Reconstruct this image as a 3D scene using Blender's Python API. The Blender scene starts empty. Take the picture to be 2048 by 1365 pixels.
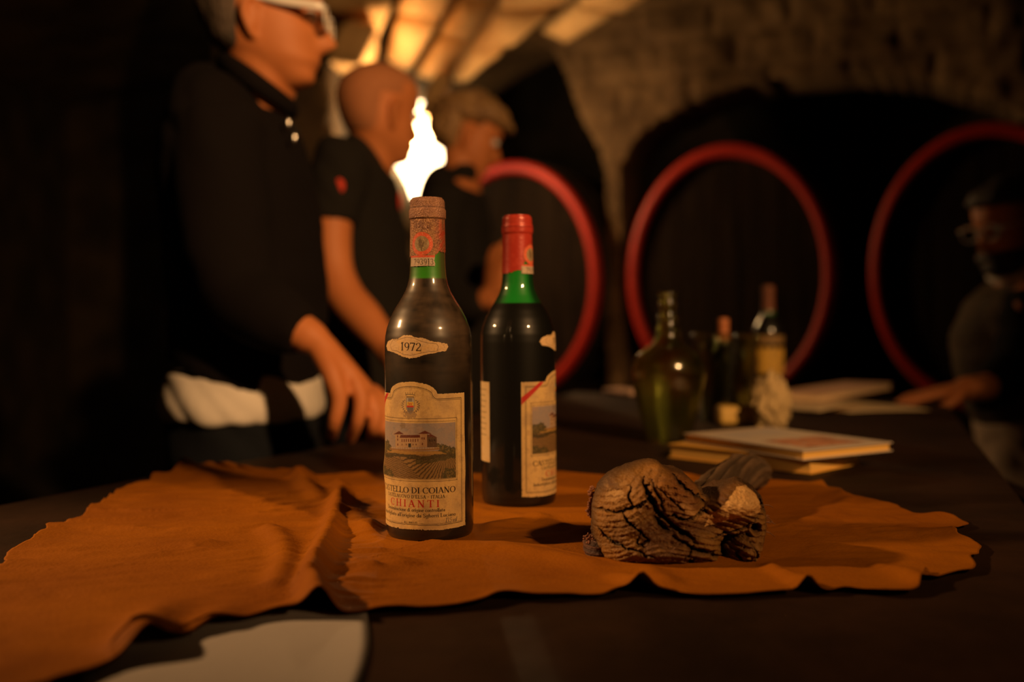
import bpy, bmesh, math, random
import numpy as np
from mathutils import Vector, Matrix, noise as mnoise
random.seed(7); rng = np.random.default_rng(7)
S = bpy.context.scene; C = S.collection

# ---------------------------------------------------------------- camera, world, lights, exposure
TABLE = 0.85
CAMZ = TABLE + 0.186
FPX = 1991.0
PITCH = math.radians(-1.21); ROLL = math.radians(-0.4)
cam_d = bpy.data.cameras.new('camera'); cam = bpy.data.objects.new('camera', cam_d); C.objects.link(cam)
cam_d.sensor_width = 36; cam_d.lens = FPX/2048*36; cam_d.clip_start = 0.02; cam_d.clip_end = 60
M_CAM = Matrix.Translation((0, 0, CAMZ)) @ Matrix.Rotation(math.pi/2+PITCH, 4, 'X') @ Matrix.Rotation(ROLL, 4, 'Z')
cam.matrix_world = M_CAM
cam_d.dof.use_dof = True; cam_d.dof.focus_distance = 0.815; cam_d.dof.aperture_fstop = 2.7; cam_d.dof.aperture_blades = 0
S.camera = cam
S.view_settings.view_transform = 'Standard'; S.view_settings.look = 'None'
S.view_settings.gamma = 1; S.view_settings.use_curve_mapping = False
S.view_settings.exposure = 0.0
S.cycles.use_denoising = True
S.cycles.max_bounces = 8; S.cycles.transmission_bounces = 8; S.cycles.transparent_max_bounces = 8
W = bpy.data.worlds.new('world'); S.world = W; W.use_nodes = True
W.node_tree.nodes['Background'].inputs[0].default_value = (1, .6, .35, 1)
W.node_tree.nodes['Background'].inputs[1].default_value = 0.0008

def lamp(name, loc, power, color, radius, spot=None, aim=None):
    d = bpy.data.lights.new(name, 'SPOT' if spot else 'POINT'); d.energy = power; d.color = color; d.shadow_soft_size = radius
    if spot: d.spot_size = math.radians(spot); d.spot_blend = 1.0
    o = bpy.data.objects.new(name, d); C.objects.link(o); o.location = loc
    if aim is not None: o.rotation_euler = (Vector(aim)-Vector(loc)).to_track_quat('-Z', 'Y').to_euler()
    return o
WARM = (1.0, .53, .21)
lamp('left_wall_lamp', (-1.95, .90, 1.92), 230, WARM, .05, 25, (-.17, .79, .86))
lamp('right_ceiling_lamp', (1.25, -.75, 2.15), 330, WARM, .05, 55, (-.38, 2.25, 1.28))
lamp('pier_lamp_light', (-.455, 4.62, 1.80), 32, (1.0, .55, .22), .035)

# ---------------------------------------------------------------- pixel <-> space
def ray(px, py):
    v = Vector(((px-1024)/FPX, -(py-682.5)/FPX, -1.0))
    return (M_CAM.to_3x3() @ v)
def P(px, py, d):                       # point at world depth y=d
    r = ray(px, py); return Vector((0, 0, CAMZ)) + r*(d/r.y)
def T(px, py, z=TABLE):                 # point on a horizontal plane
    r = ray(px, py); return Vector((0, 0, CAMZ)) + r*((z-CAMZ)/r.z)

# ---------------------------------------------------------------- helpers
def link(name, me, mat=None, parent=None, smooth=True):
    o = bpy.data.objects.new(name, me); C.objects.link(o)
    if mat is not None: me.materials.append(mat)
    if parent is not None: o.parent = parent
    if smooth and len(me.polygons): me.polygons.foreach_set('use_smooth', [True]*len(me.polygons))
    return o
def mesh(name, V, F):
    me = bpy.data.meshes.new(name); me.from_pydata([tuple(v) for v in V], [], [tuple(f) for f in F]); me.update(); return me
def grid_mesh(name, V, nu, nv, wrap=False, keep=None):
    """V: array (nu*nv,3), index i*nv+j ; wrap in i"""
    I, J = np.meshgrid(np.arange(nu if wrap else nu-1), np.arange(nv-1), indexing='ij')
    a = I*nv+J; b = ((I+1) % nu)*nv+J; F = np.stack([a, b, b+1, a+1], -1).reshape(-1, 4)
    if keep is not None: F = F[keep.reshape(-1)]
    me = bpy.data.meshes.new(name)
    me.vertices.add(len(V)); me.vertices.foreach_set('co', np.asarray(V, dtype=np.float32).ravel())
    me.loops.add(F.size); me.loops.foreach_set('vertex_index', F.ravel().astype(np.int32))
    me.polygons.add(len(F)); me.polygons.foreach_set('loop_start', (np.arange(len(F))*4).astype(np.int32))
    me.polygons.foreach_set('loop_total', np.full(len(F), 4, dtype=np.int32))
    me.update(calc_edges=True); me.validate(); return me
def paint(me, col):
    a = me.color_attributes.new('paint', 'FLOAT_COLOR', 'POINT')
    c = np.ones((len(me.vertices), 4), dtype=np.float32); c[:, :3] = col
    a.data.foreach_set('color', c.ravel())
def meta(o, label=None, cat=None, group=None, kind=None):
    if label: o['label'] = label
    if cat: o['category'] = cat
    if group: o['group'] = group
    if kind: o['kind'] = kind
    return o
def empty(name, loc, label=None, cat=None, group=None, rz=0):
    o = bpy.data.objects.new(name, None); C.objects.link(o); o.location = loc; o.rotation_euler.z = rz
    o.empty_display_size = .05
    return meta(o, label, cat, group)
def reparent(o, root):                  # keep world placement of mesh built in world space
    o.parent = root; o.matrix_parent_inverse = (Matrix.Translation(root.location) @ root.rotation_euler.to_matrix().to_4x4()).inverted(); return o
def lathe(prof, n=48, closed=False):
    V = []; F = []; m = len(prof)
    for i in range(n):
        a = 2*math.pi*i/n
        for r, z in prof: V.append((r*math.cos(a), r*math.sin(a), z))
    for i in range(n):
        for j in range(m-1):
            a = i*m+j; b = ((i+1) % n)*m+j; F.append((a, b, b+1, a+1))
    return V, F
def smoothprof(pts, n=8):
    out = []
    P_ = [pts[0]]+list(pts)+[pts[-1]]
    for k in range(1, len(P_)-2):
        p0, p1, p2, p3 = [np.array(P_[k+q], float) for q in (-1, 0, 1, 2)]
        for t in np.linspace(0, 1, n, endpoint=False):
            out.append(tuple(.5*((2*p1)+(-p0+p2)*t+(2*p0-5*p1+4*p2-p3)*t*t+(-p0+3*p1-3*p2+p3)*t**3)))
    out.append(tuple(map(float, pts[-1]))); return out
def box(V, F, c, s, R=None):
    c = Vector(c); b = len(V)
    for x in (-1, 1):
        for y in (-1, 1):
            for z in (-1, 1):
                p = Vector((x*s[0]/2, y*s[1]/2, z*s[2]/2)); V.append(c+((R @ p) if R else p))
    F += [tuple(b+i for i in f) for f in ((0, 1, 3, 2), (4, 6, 7, 5), (0, 4, 5, 1), (2, 3, 7, 6), (0, 2, 6, 4), (1, 5, 7, 3))]
def bevel(o, w, seg=2):
    m = o.modifiers.new('bevel', 'BEVEL'); m.width = w; m.segments = seg; m.limit_method = 'ANGLE'; return o
def tube(pts, ra, rb=None, side=None, n=16, res=5, V=None, F=None, caps=True):
    """elliptic tapered tube with rounded ends; ra along side, rb across"""
    rb = rb or ra
    rows = [tuple(p)+(a, b) for p, a, b in zip(pts, ra, rb)]
    rows = smoothprof(rows, res) if res > 1 else rows
    A = np.array(rows, float)
    if caps:
        d0 = A[0, :3]-A[1, :3]; d0 /= np.linalg.norm(d0)+1e-9; d1 = A[-1, :3]-A[-2, :3]; d1 /= np.linalg.norm(d1)+1e-9
        pre = []; post = []
        for q in (.97, .8, .5):
            k = math.sqrt(1-q*q); r0 = min(A[0, 3], A[0, 4]); r1 = min(A[-1, 3], A[-1, 4])
            pre.append(np.r_[A[0, :3]+d0*r0*q, A[0, 3]*k, A[0, 4]*k]); post.append(np.r_[A[-1, :3]+d1*r1*q, A[-1, 3]*k, A[-1, 4]*k])
        A = np.vstack([pre, A, post[::-1]])
    if V is None: V = []; F = []
    b = len(V); m = len(A); sv = Vector(side) if side is not None else Vector((0, 1, 0)); last = None
    for i in range(m):
        t = Vector(A[min(i+1, m-1), :3]-A[max(i-1, 0), :3]).normalized()
        s = sv if side is not None else (last or sv)
        s = s-t*s.dot(t)
        if s.length < 1e-3: s = Vector((1, 0, 0))-t*t.x
        s.normalize(); last = s; u = t.cross(s)
        for k in range(n):
            a = 2*math.pi*k/n; V.append(Vector(A[i, :3])+s*(A[i, 3]*math.cos(a))+u*(A[i, 4]*math.sin(a)))
    for i in range(m-1):
        for k in range(n):
            F.append((b+i*n+k, b+i*n+(k+1) % n, b+(i+1)*n+(k+1) % n, b+(i+1)*n+k))
    F.append(tuple(b+k for k in range(n))[::-1]); F.append(tuple(b+(m-1)*n+k for k in range(n)))
    return V, F
def ball(V, F, c, r, R=None, n=14, m=9):
    c = Vector(c); b = len(V)
    for i in range(m):
        th = math.pi*(i+.5)/m
        for k in range(n):
            a = 2*math.pi*k/n; p = Vector((r[0]*math.sin(th)*math.cos(a), r[1]*math.sin(th)*math.sin(a), r[2]*math.cos(th)))
            V.append(c+((R @ p) if R else p))
    for i in range(m-1):
        for k in range(n): F.append((b+i*n+k, b+(i+1)*n+k, b+(i+1)*n+(k+1) % n, b+i*n+(k+1) % n))
    F.append(tuple(b+k for k in range(n))); F.append(tuple(b+(m-1)*n+k for k in range(n))[::-1])
def fuse(name, V, F, vox, smooth=4, wrinkle=0, wscale=9., seed=0):
    """union of closed shells as ONE continuous skin"""
    me = mesh(name+'_raw', V, F); bm = bmesh.new(); bm.from_mesh(me); bmesh.ops.recalc_face_normals(bm, faces=bm.faces); bm.to_mesh(me); bm.free()
    o = bpy.data.objects.new('tmp', me); C.objects.link(o)
    m = o.modifiers.new('r', 'REMESH'); m.mode = 'VOXEL'; m.voxel_size = vox
    if smooth: q = o.modifiers.new('s', 'SMOOTH'); q.factor = .5; q.iterations = smooth
    dg = bpy.context.evaluated_depsgraph_get(); out = bpy.data.meshes.new_from_object(o.evaluated_get(dg)); out.name = name
    bpy.data.objects.remove(o); bpy.data.meshes.remove(me)
    if wrinkle:
        out.update(); n = len(out.vertices); co = np.empty(n*3, np.float32); out.vertices.foreach_get('co', co); co = co.reshape(-1, 3)
        no = np.empty(n*3, np.float32); out.vertex_normals.foreach_get('vector', no); no = no.reshape(-1, 3)
        h = vnoise(co[:, 0]*wscale+seed, co[:, 1]*wscale, co[:, 2]*wscale*1.7+2*co[:, 0]*wscale)
        h2 = vnoise(co[:, 0]*wscale*2.3+seed, co[:, 1]*wscale*2.3+5, co[:, 2]*wscale*4)
        co = co+no*((np.abs(h)-.25)*wrinkle*2+h2*wrinkle*.5)[:, None]; out.vertices.foreach_set('co', co.astype(np.float32).ravel()); out.update()
    return out
# vectorised value noise
_perm = rng.permutation(256); _perm = np.concatenate([_perm, _perm, _perm]); _val = rng.uniform(-1, 1, 256)
def vnoise(x, y, z=0.):
    x, y, z = np.broadcast_arrays(np.asarray(x, float), np.asarray(y, float), np.asarray(z, float))
    xi = np.floor(x).astype(int); yi = np.floor(y).astype(int); zi = np.floor(z).astype(int)
    xf = x-xi; yf = y-yi; zf = z-zi
    u = xf*xf*(3-2*xf); v = yf*yf*(3-2*yf); w = zf*zf*(3-2*zf)
    def h(i, j, k): return _val[_perm[_perm[_perm[i & 255]+(j & 255)]+(k & 255)]]
    def L(a, b, t): return a+(b-a)*t
    return L(L(L(h(xi, yi, zi), h(xi+1, yi, zi), u), L(h(xi, yi+1, zi), h(xi+1, yi+1, zi), u), v),
             L(L(h(xi, yi, zi+1), h(xi+1, yi, zi+1), u), L(h(xi, yi+1, zi+1), h(xi+1, yi+1, zi+1), u), v), w)
def fbm(x, y, z=0., o=4):
    s = 0; a = 1.; t = 0
    for k in range(o): s = s+a*vnoise(np.asarray(x)*2**k+k*17, np.asarray(y)*2**k, np.asarray(z)*2**k); t += a; a *= .5
    return s/t
def seg_dist(X, Y, pts):
    """distance to polyline and parameter 0..1"""
    best = np.full(np.shape(X), 1e9); par = np.zeros(np.shape(X)); n = len(pts)-1; side = np.zeros(np.shape(X))
    for k in range(n):
        (ax, ay), (bx, by) = pts[k][:2], pts[k+1][:2]; dx = bx-ax; dy = by-ay; L2 = dx*dx+dy*dy+1e-12
        t = np.clip(((X-ax)*dx+(Y-ay)*dy)/L2, 0, 1); d = np.hypot(X-ax-t*dx, Y-ay-t*dy); m = d < best
        best = np.where(m, d, best); par = np.where(m, (k+t)/n, par); side = np.where(m, np.sign(dx*(Y-ay)-dy*(X-ax)), side)
    return best, par, side
def inpoly(X, Y, pts):
    r = np.zeros(np.shape(X), bool); n = len(pts)
    for i in range(n):
        x1, y1 = pts[i]; x2, y2 = pts[(i+1) % n]
        if y1 == y2: continue
        c = ((y1 > Y) != (y2 > Y)) & (X < (x2-x1)*(Y-y1)/(y2-y1)+x1); r ^= c
    return r

# ---------------------------------------------------------------- materials
def mat(name, col, rough=.7, metal=0., var=None, vscale=8., bump=0., bscale=60., attr=False, spec=.5, sheen=0., emit=None, estr=0., sss=0., stretch=(1, 1, 1), coat=0.):
    m = bpy.data.materials.new(name); m.use_nodes = True; nt = m.node_tree; N = nt.nodes; L = nt.links
    b = N['Principled BSDF']; b.inputs['Base Color'].default_value = (*col, 1); b.inputs['Roughness'].default_value = rough
    b.inputs['Metallic'].default_value = metal; b.inputs['Specular IOR Level'].default_value = spec
    if sheen: b.inputs['Sheen Weight'].default_value = sheen; b.inputs['Sheen Roughness'].default_value = .5
    if coat: b.inputs['Coat Weight'].default_value = coat
    tc = N.new('ShaderNodeTexCoord'); mp = N.new('ShaderNodeMapping'); mp.inputs['Scale'].default_value = stretch; L.new(tc.outputs['Object'], mp.inputs[0])
    if attr:
        a = N.new('ShaderNodeAttribute'); a.attribute_name = 'paint'; L.new(a.outputs['Color'], b.inputs['Base Color'])
    elif var is not None:
        n = N.new('ShaderNodeTexNoise'); n.inputs['Scale'].default_value = vscale; n.inputs['Detail'].default_value = 6; n.inputs['Roughness'].default_value = .6
        r = N.new('ShaderNodeValToRGB'); r.color_ramp.elements[0].position = .36; r.color_ramp.elements[1].position = .64
        r.color_ramp.elements[0].color = (*col, 1); r.color_ramp.elements[1].color = (*var, 1)
        L.new(mp.outputs[0], n.inputs['Vector']); L.new(n.outputs['Fac'], r.inputs[0]); L.new(r.outputs[0], b.inputs['Base Color'])
    if bump:
        n = N.new('ShaderNodeTexNoise'); n.inputs['Scale'].default_value = bscale; n.inputs['Detail'].default_value = 5
        q = N.new('ShaderNodeBump'); q.inputs['Strength'].default_value = bump; q.inputs['Distance'].default_value = .01
        L.new(mp.outputs[0], n.inputs['Vector']); L.new(n.outputs['Fac'], q.inputs['Height']); L.new(q.outputs[0], b.inputs['Normal'])
    if emit: b.inputs['Emission Color'].default_value = (*emit, 1); b.inputs['Emission Strength'].default_value = estr
    if sss: b.inputs['Subsurface Weight'].default_value = sss; b.inputs['Subsurface Radius'].default_value = (.01, .004, .002)
    return m
def glass(name, col, rough=0.02, ior=1.5):
    m = bpy.data.materials.new(name); m.use_nodes = True; b = m.node_tree.nodes['Principled BSDF']
    b.inputs['Base Color'].default_value = (*col, 1); b.inputs['Roughness'].default_value = rough; b.inputs['Transmission Weight'].default_value = 1; b.inputs['IOR'].default_value = ior
    return m
MT = {}
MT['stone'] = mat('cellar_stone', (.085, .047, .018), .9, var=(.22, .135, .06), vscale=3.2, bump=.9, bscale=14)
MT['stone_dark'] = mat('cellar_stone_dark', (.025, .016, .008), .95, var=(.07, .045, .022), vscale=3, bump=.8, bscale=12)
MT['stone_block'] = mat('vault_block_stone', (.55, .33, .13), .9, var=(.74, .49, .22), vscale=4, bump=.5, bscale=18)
MT['floor'] = mat('floor_stone', (.05, .04, .03), .8, var=(.1, .075, .05), vscale=4, bump=.3)
MT['table'] = mat('dark_table_wood', (.014, .007, .0035), .6, var=(.030, .014, .007), vscale=5, bump=.12, bscale=40, stretch=(1.2, 1.2, 8), spec=.14)
MT['cask'] = mat('dark_cask_wood', (.010, .006, .004), .9, spec=.12, var=(.022, .013, .007), vscale=6, bump=.3, bscale=30, stretch=(6, 6, .6))
MT['cask_red'] = mat('red_painted_rim', (.42, .012, .006), .5, var=(.50, .022, .01), vscale=7)
MT['iron'] = mat('dark_iron', (.08, .07, .06), .5, .8)
MT['leather'] = mat('tan_leather', (.20, .060, .0015), .75, var=(.285, .093, .002), vscale=5, bump=.12, bscale=330, spec=.10)
MT['paper'] = mat('white_paper', (.34, .31, .29), .7, bump=.05, bscale=40)
MT['skin'] = mat('skin', (.55, .185, .055), .6, var=(.60, .21, .065), vscale=14, bump=.05, bscale=120, sss=.08)
MT['black_cloth'] = mat('black_cotton', (.007, .005, .005), .95, bump=.2, bscale=300, spec=.15)
MT['tee_cloth'] = mat('black_jersey', (.014, .012, .010), .95, bump=.15, bscale=250, spec=.2)
MT['white_cloth'] = mat('white_cotton', (.80, .74, .66), .9, bump=.1, bscale=200)
MT['denim'] = mat('dark_denim', (.008, .010, .014), .9, bump=.2, bscale=300, spec=.2)
MT['khaki'] = mat('beige_cotton', (.50, .38, .27), .9, bump=.1, bscale=200)
MT['shirt'] = mat('olive_shirt', (.11, .075, .035), .9, var=(.05, .035, .018), vscale=9, stretch=(3, 3, .4), bump=.1)
MT['grey_hair'] = mat('grey_hair', (.05, .038, .028), .85, var=(.11, .08, .06), vscale=40, bump=.6, bscale=120, stretch=(1, 1, .3))
MT['brown_hair'] = mat('brown_hair', (.22, .12, .05), .5, var=(.42, .25, .10), vscale=30, bump=.7, bscale=80)
MT['dark_hair'] = mat('dark_hair', (.02, .014, .01), .6, bump=.6, bscale=100)
MT['shoe'] = mat('dark_shoe_leather', (.03, .02, .015), .5)
MT['eye'] = mat('eye_white', (.7, .65, .6), .2)
MT['lens'] = glass('spectacle_lens', (.92, .92, .92))
MT['steel'] = mat('polished_steel', (.75, .72, .68), .22, 1.0)
MT['red_print'] = mat('red_print', (.65, .05, .02), .8)
MT['print'] = mat('printed_paper', (1, 1, 1), .6, attr=True, bump=.06, bscale=500, spec=.3)

# ================================================================= THE SETTING
def slab(name, lo, hi, m, **k):
    V = []; F = []; box(V, F, [(a+b)/2 for a, b in zip(lo, hi)], [b-a for a, b in zip(lo, hi)])
    return meta(link(name, mesh(name, V, F), m, smooth=False), kind='structure')
slab('floor', (-3.6, -3.1, -.1), (5.6, 8.2, 0), MT['floor'])
slab('wall_left', (-3.7, -3.1, 0), (-3.6, 8.2, 3.3), MT['stone_dark'])
slab('wall_right', (5.6, -3.1, 0), (5.7, 8.2, 3.3), MT['stone_dark'])
slab('wall_front', (-3.6, -3.2, 0), (5.6, -3.1, 3.3), MT['stone_dark'])
slab('wall_back', (-3.6, 8.1, 0), (5.6, 8.2, 3.3), MT['stone_dark'])
# barrel ceiling
nu, nv = 70, 50; Vc = np.zeros((nu*nv, 3))
for i in range(nu):
    for j in range(nv):
        x = -3.7+9.4*i/(nu-1); t = j/(nv-1); y = -3.2+11.4*t
        Vc[i*nv+j] = (x, y, 2.75+.75*math.sin(math.pi*min(1, max(0, (x+3.7)/9.4)))+.035*fbm(x*2, y*2))
me = grid_mesh('ceiling', Vc, nu, nv); o = meta(link('ceiling', me, MT['stone']), kind='structure')
sm = o.modifiers.new('s', 'SOLIDIFY'); sm.thickness = .1; sm.offset = 1

# arcade wall (runs obliquely: nearer on the right)
AC = Vector((-.007, 5.065, 0)); U = Vector((.906, -.423, 0)); NB = Vector((.423, .906, 0))    # NB = away from camera
def WP(px, py, off=.15):
    r = ray(px, py); o = Vector((0, 0, CAMZ)); q = AC+NB*off
    t = (q-o).dot(NB)/r.dot(NB); p = o+r*t; return ((p-q).dot(U), p.z)
open0 = [WP(*p) for p in [(440, 1200), (440, 120), (500, 60), (590, 40), (660, 90), (671, 170), (671, 1200)]]
open1 = [WP(*p) for p in [(800, 1200), (800, 470), (885, 440), (885, 205), (899, 168), (975, 123), (1030, 92), (1075, 76), (1105, 92), (1135, 150), (1165, 235), (1195, 285), (1212, 340), (1216, 1200)]]
open2 = [WP(*p) for p in [(1243, 1200), (1243, 330), (1270, 285), (1307, 246), (1389, 205), (1486, 169), (1563, 153), (1700, 138), (1850, 150), (1990, 195), (2110, 265), (2190, 350), (2190, 1200)]]
s0, s1, z0, z1 = -3.6, 4.4, 0., 3.35
nu, nv = 520, 220; ss = np.linspace(s0, s1, nu); zz = np.linspace(z0, z1, nv); SS, ZZ = np.meshgrid(ss, zz, indexing='ij')
def course(Sg, Zg):                      # rough coursed rubble relief
    row = np.floor(Zg/.17); off = (row*0.37) % 1*.4; fx = ((Sg+off)/.36) % 1; fz = (Zg/.17) % 1
    wob = fbm(Sg*5, Zg*5, 3.); e = np.minimum(np.minimum(fx, 1-fx)*.36, np.minimum(fz, 1-fz)*.17)+wob*.012
    return np.clip(e/.025, 0, 1)
dep = .05*fbm(SS*2.2, ZZ*2.2, 1.)+.02*fbm(SS*9, ZZ*9, 5.)-.018*course(SS, ZZ)
VW = np.zeros((nu*nv, 3)); base = AC+NB*.15
VW[:, 0] = (base.x+U.x*SS+NB.x*dep).ravel(); VW[:, 1] = (base.y+U.y*SS+NB.y*dep).ravel(); VW[:, 2] = ZZ.ravel()
mS = (ss[:-1]+ss[1:])/2; mZ = (zz[:-1]+zz[1:])/2; MS, MZ = np.meshgrid(mS, mZ, indexing='ij')
keep = (MS > WP(548, 600)[0]) & ~(inpoly(MS, MZ, open0) | inpoly(MS, MZ, open1) | inpoly(MS, MZ, open2))
me = grid_mesh('wall_arcade', VW, nu, nv, keep=keep)
arc = meta(link('wall_arcade', me, MT['stone']), kind='structure')
# make sure the wall thickens away from the camera
me.update()
if me.polygons[0].normal.dot(NB) > 0: me.flip_normals()
bm = bmesh.new(); bm.from_mesh(me); be = [e for e in bm.edges if e.is_boundary]; ex = bmesh.ops.extrude_edge_only(bm, edges=be)
for v in [g for g in ex['geom'] if isinstance(g, bmesh.types.BMVert)]: v.co += NB*.42
bmesh.ops.recalc_face_normals(bm, faces=bm.faces); bm.to_mesh(me); bm.free()
# pilaster that hides the left half of the pier from the lamp
def pilaster(name, a, b, d0, d1):
    pa = P(a, 640, d0); pb = P(b, 640, d0); V = []; n = 10; m = 60
    for i in range(n):
        for j in range(m):
            u = i/(n-1); z = 3.2*j/(m-1); p = pa*(1-u)+pb*u; V.append((p.x, p.y+.03*fbm(p.x*5, z*4, 2.), z))
    me = grid_mesh(name, np.array(V), n, m); me.update()
    if me.polygons[0].normal.y > 0: me.flip_normals()
    o = meta(link(name, me, MT['stone_dark']), kind='structure'); s = o.modifiers.new('s', 'SOLIDIFY'); s.thickness = d1-d0; s.offset = -1
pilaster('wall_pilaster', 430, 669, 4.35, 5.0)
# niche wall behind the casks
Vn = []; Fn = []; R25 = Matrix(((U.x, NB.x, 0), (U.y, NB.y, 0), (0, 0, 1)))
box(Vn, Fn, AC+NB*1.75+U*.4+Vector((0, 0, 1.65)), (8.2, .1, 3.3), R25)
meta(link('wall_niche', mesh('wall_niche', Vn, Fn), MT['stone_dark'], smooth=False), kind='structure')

# springing of the vault: big wedge stones fanning up from the pier
vault = meta(empty('vault_springing', P(845, 190, 4.8)), kind='structure')
def stone(px_quad, d_lo, d_hi, th=.16, seed=0):
    """px_quad: lower-left, lower-right, upper-right, upper-left"""
    c = [P(*px_quad[0], d_lo), P(*px_quad[1], d_lo), P(*px_quad[2], d_hi), P(*px_quad[3], d_hi)]
    n = 7; Vs = []
    nrm = (c[1]-c[0]).cross(c[3]-c[0]).normalized()
    if nrm.y > 0: nrm = -nrm
    for k in range(2):
        for i in range(n):
            for j in range(n):
                u = i/(n-1); v = j/(n-1); p = (c[0]*(1-u)+c[1]*u)*(1-v)+(c[3]*(1-u)+c[2]*u)*v
                e = min(u, 1-u, v, 1-v)
                if k == 0: p = p+nrm*(.035*min(1, e*5)+.02*mnoise.noise(p*5+Vector((seed, 0, 0))))
                else: p = p-nrm*th
                Vs.append(p)
    Fs = []
    for i in range(n-1):
        for j in range(n-1):
            a = i*n+j; Fs.append((a, a+n, a+n+1, a+1)); b = n*n+a; Fs.append((b, b+1, b+n+1, b+n))
    ring = [i*n for i in range(n)]+[(n-1)*n+j for j in range(1, n)]+[i*n+n-1 for i in range(n-2, -1, -1)]+[j for j in range(n-2, 0, -1)]
    for k in range(len(ring)):
        a, b = ring[k], ring[(k+1) % len(ring)]; Fs.append((a, n*n+a, n*n+b, b))
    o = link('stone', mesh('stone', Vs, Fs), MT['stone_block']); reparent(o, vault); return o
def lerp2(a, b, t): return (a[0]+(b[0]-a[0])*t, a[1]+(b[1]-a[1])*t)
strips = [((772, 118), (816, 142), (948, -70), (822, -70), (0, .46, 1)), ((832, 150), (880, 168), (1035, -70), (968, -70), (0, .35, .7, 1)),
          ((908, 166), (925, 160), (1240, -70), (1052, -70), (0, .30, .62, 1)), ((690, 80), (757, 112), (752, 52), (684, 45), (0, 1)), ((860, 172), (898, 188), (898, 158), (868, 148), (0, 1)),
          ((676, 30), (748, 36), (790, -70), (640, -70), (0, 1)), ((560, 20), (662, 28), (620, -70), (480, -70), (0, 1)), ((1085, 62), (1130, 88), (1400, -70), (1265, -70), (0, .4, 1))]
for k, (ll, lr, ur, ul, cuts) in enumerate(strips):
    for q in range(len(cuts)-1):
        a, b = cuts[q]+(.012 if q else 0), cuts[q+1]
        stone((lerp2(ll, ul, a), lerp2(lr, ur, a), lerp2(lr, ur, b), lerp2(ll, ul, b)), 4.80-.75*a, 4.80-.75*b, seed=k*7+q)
# added dark strip standing for the shaded recess under the springing
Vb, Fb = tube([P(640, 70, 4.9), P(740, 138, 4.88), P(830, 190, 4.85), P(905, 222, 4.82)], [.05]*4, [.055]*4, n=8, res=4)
meta(link('shade_strip', mesh('shade_strip', Vb, Fb), MT['stone_dark']), kind='structure')

# ---------------------------------------------------------------- pier lamp (the bright source)
LP = P(836, 304, 4.62)
pl = empty('wall_lamp', LP, 'glowing bare wall lamp on the stone pier behind the three men', 'lamp')
V, F = lathe(smoothprof([(.0, -.26), (.015, -.25), (.050, -.15), (.10, -.06), (.135, .0), (.140, .06), (.125, .105), (.06, .130), (.036, .150), (.042, .175), (.054, .205), (.036, .225), (.0, .23)], 5), 24)  # lamp glass, its glowing outline drawn out downward for the lit wall behind
bulb_m = mat('lit_bulb_glow', (1, .8, .5), .4, emit=(1.0, .72, .38), estr=11)
o = link('bulb_glow', mesh('bulb_glow', V, F), bulb_m, pl)
o.visible_shadow = True
V, F = lathe([(.0, -.285), (.014, -.28), (.026, -.25), (.032, -.22), (.026, -.235), (.0, -.255)], 20); link('socket', mesh('socket', V, F), MT['iron'], pl)
V, F = tube([(0, 0, -.27), (0, .05, -.29), (.0, .14, -.29), (0, .30, -.24)], [.008]*4, n=8); link('bracket', mesh('bracket', V, F), MT['iron'], pl)
bpy.data.objects['pier_lamp_light'].location = LP+Vector((.02, -.17, .03))

# haze volume added to imitate the lens glare round the lamp
V = []; F = []; ball(V, F, (0, 0, 0), (.43, .36, .43), None, 32, 20); hz = link('glare_haze', mesh('glare_haze', V, F), None); hz.location = LP+Vector((.0, -.12, .03))
hm = bpy.data.materials.new('glare_haze_volume'); hm.use_nodes = True; hn = hm.node_tree; hn.nodes.clear(); ho = hn.nodes.new('ShaderNodeOutputMaterial'); hv = hn.nodes.new('ShaderNodeVolumeScatter'); hv.inputs['Color'].default_value = (1, .85, .65, 1); hv.inputs['Anisotropy'].default_value = .4; hn.links.new(hv.outputs[0], ho.inputs['Volume'])
htc = hn.nodes.new('ShaderNodeTexCoord'); hl = hn.nodes.new('ShaderNodeVectorMath'); hl.operation = 'LENGTH'; hn.links.new(htc.outputs['Object'], hl.inputs[0]); hr = hn.nodes.new('ShaderNodeMapRange'); hr.interpolation_type = 'SMOOTHERSTEP'; hr.inputs['From Min'].default_value = .42; hr.inputs['From Max'].default_value = .02; hr.inputs['To Max'].default_value = .9; hn.links.new(hl.outputs['Value'], hr.inputs['Value']); hn.links.new(hr.outputs[0], hv.inputs['Density'])
hz.data.materials.append(hm); meta(hz, 'added haze imitating the glare round the lamp on the pier', 'haze', kind='stuff')

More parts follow.
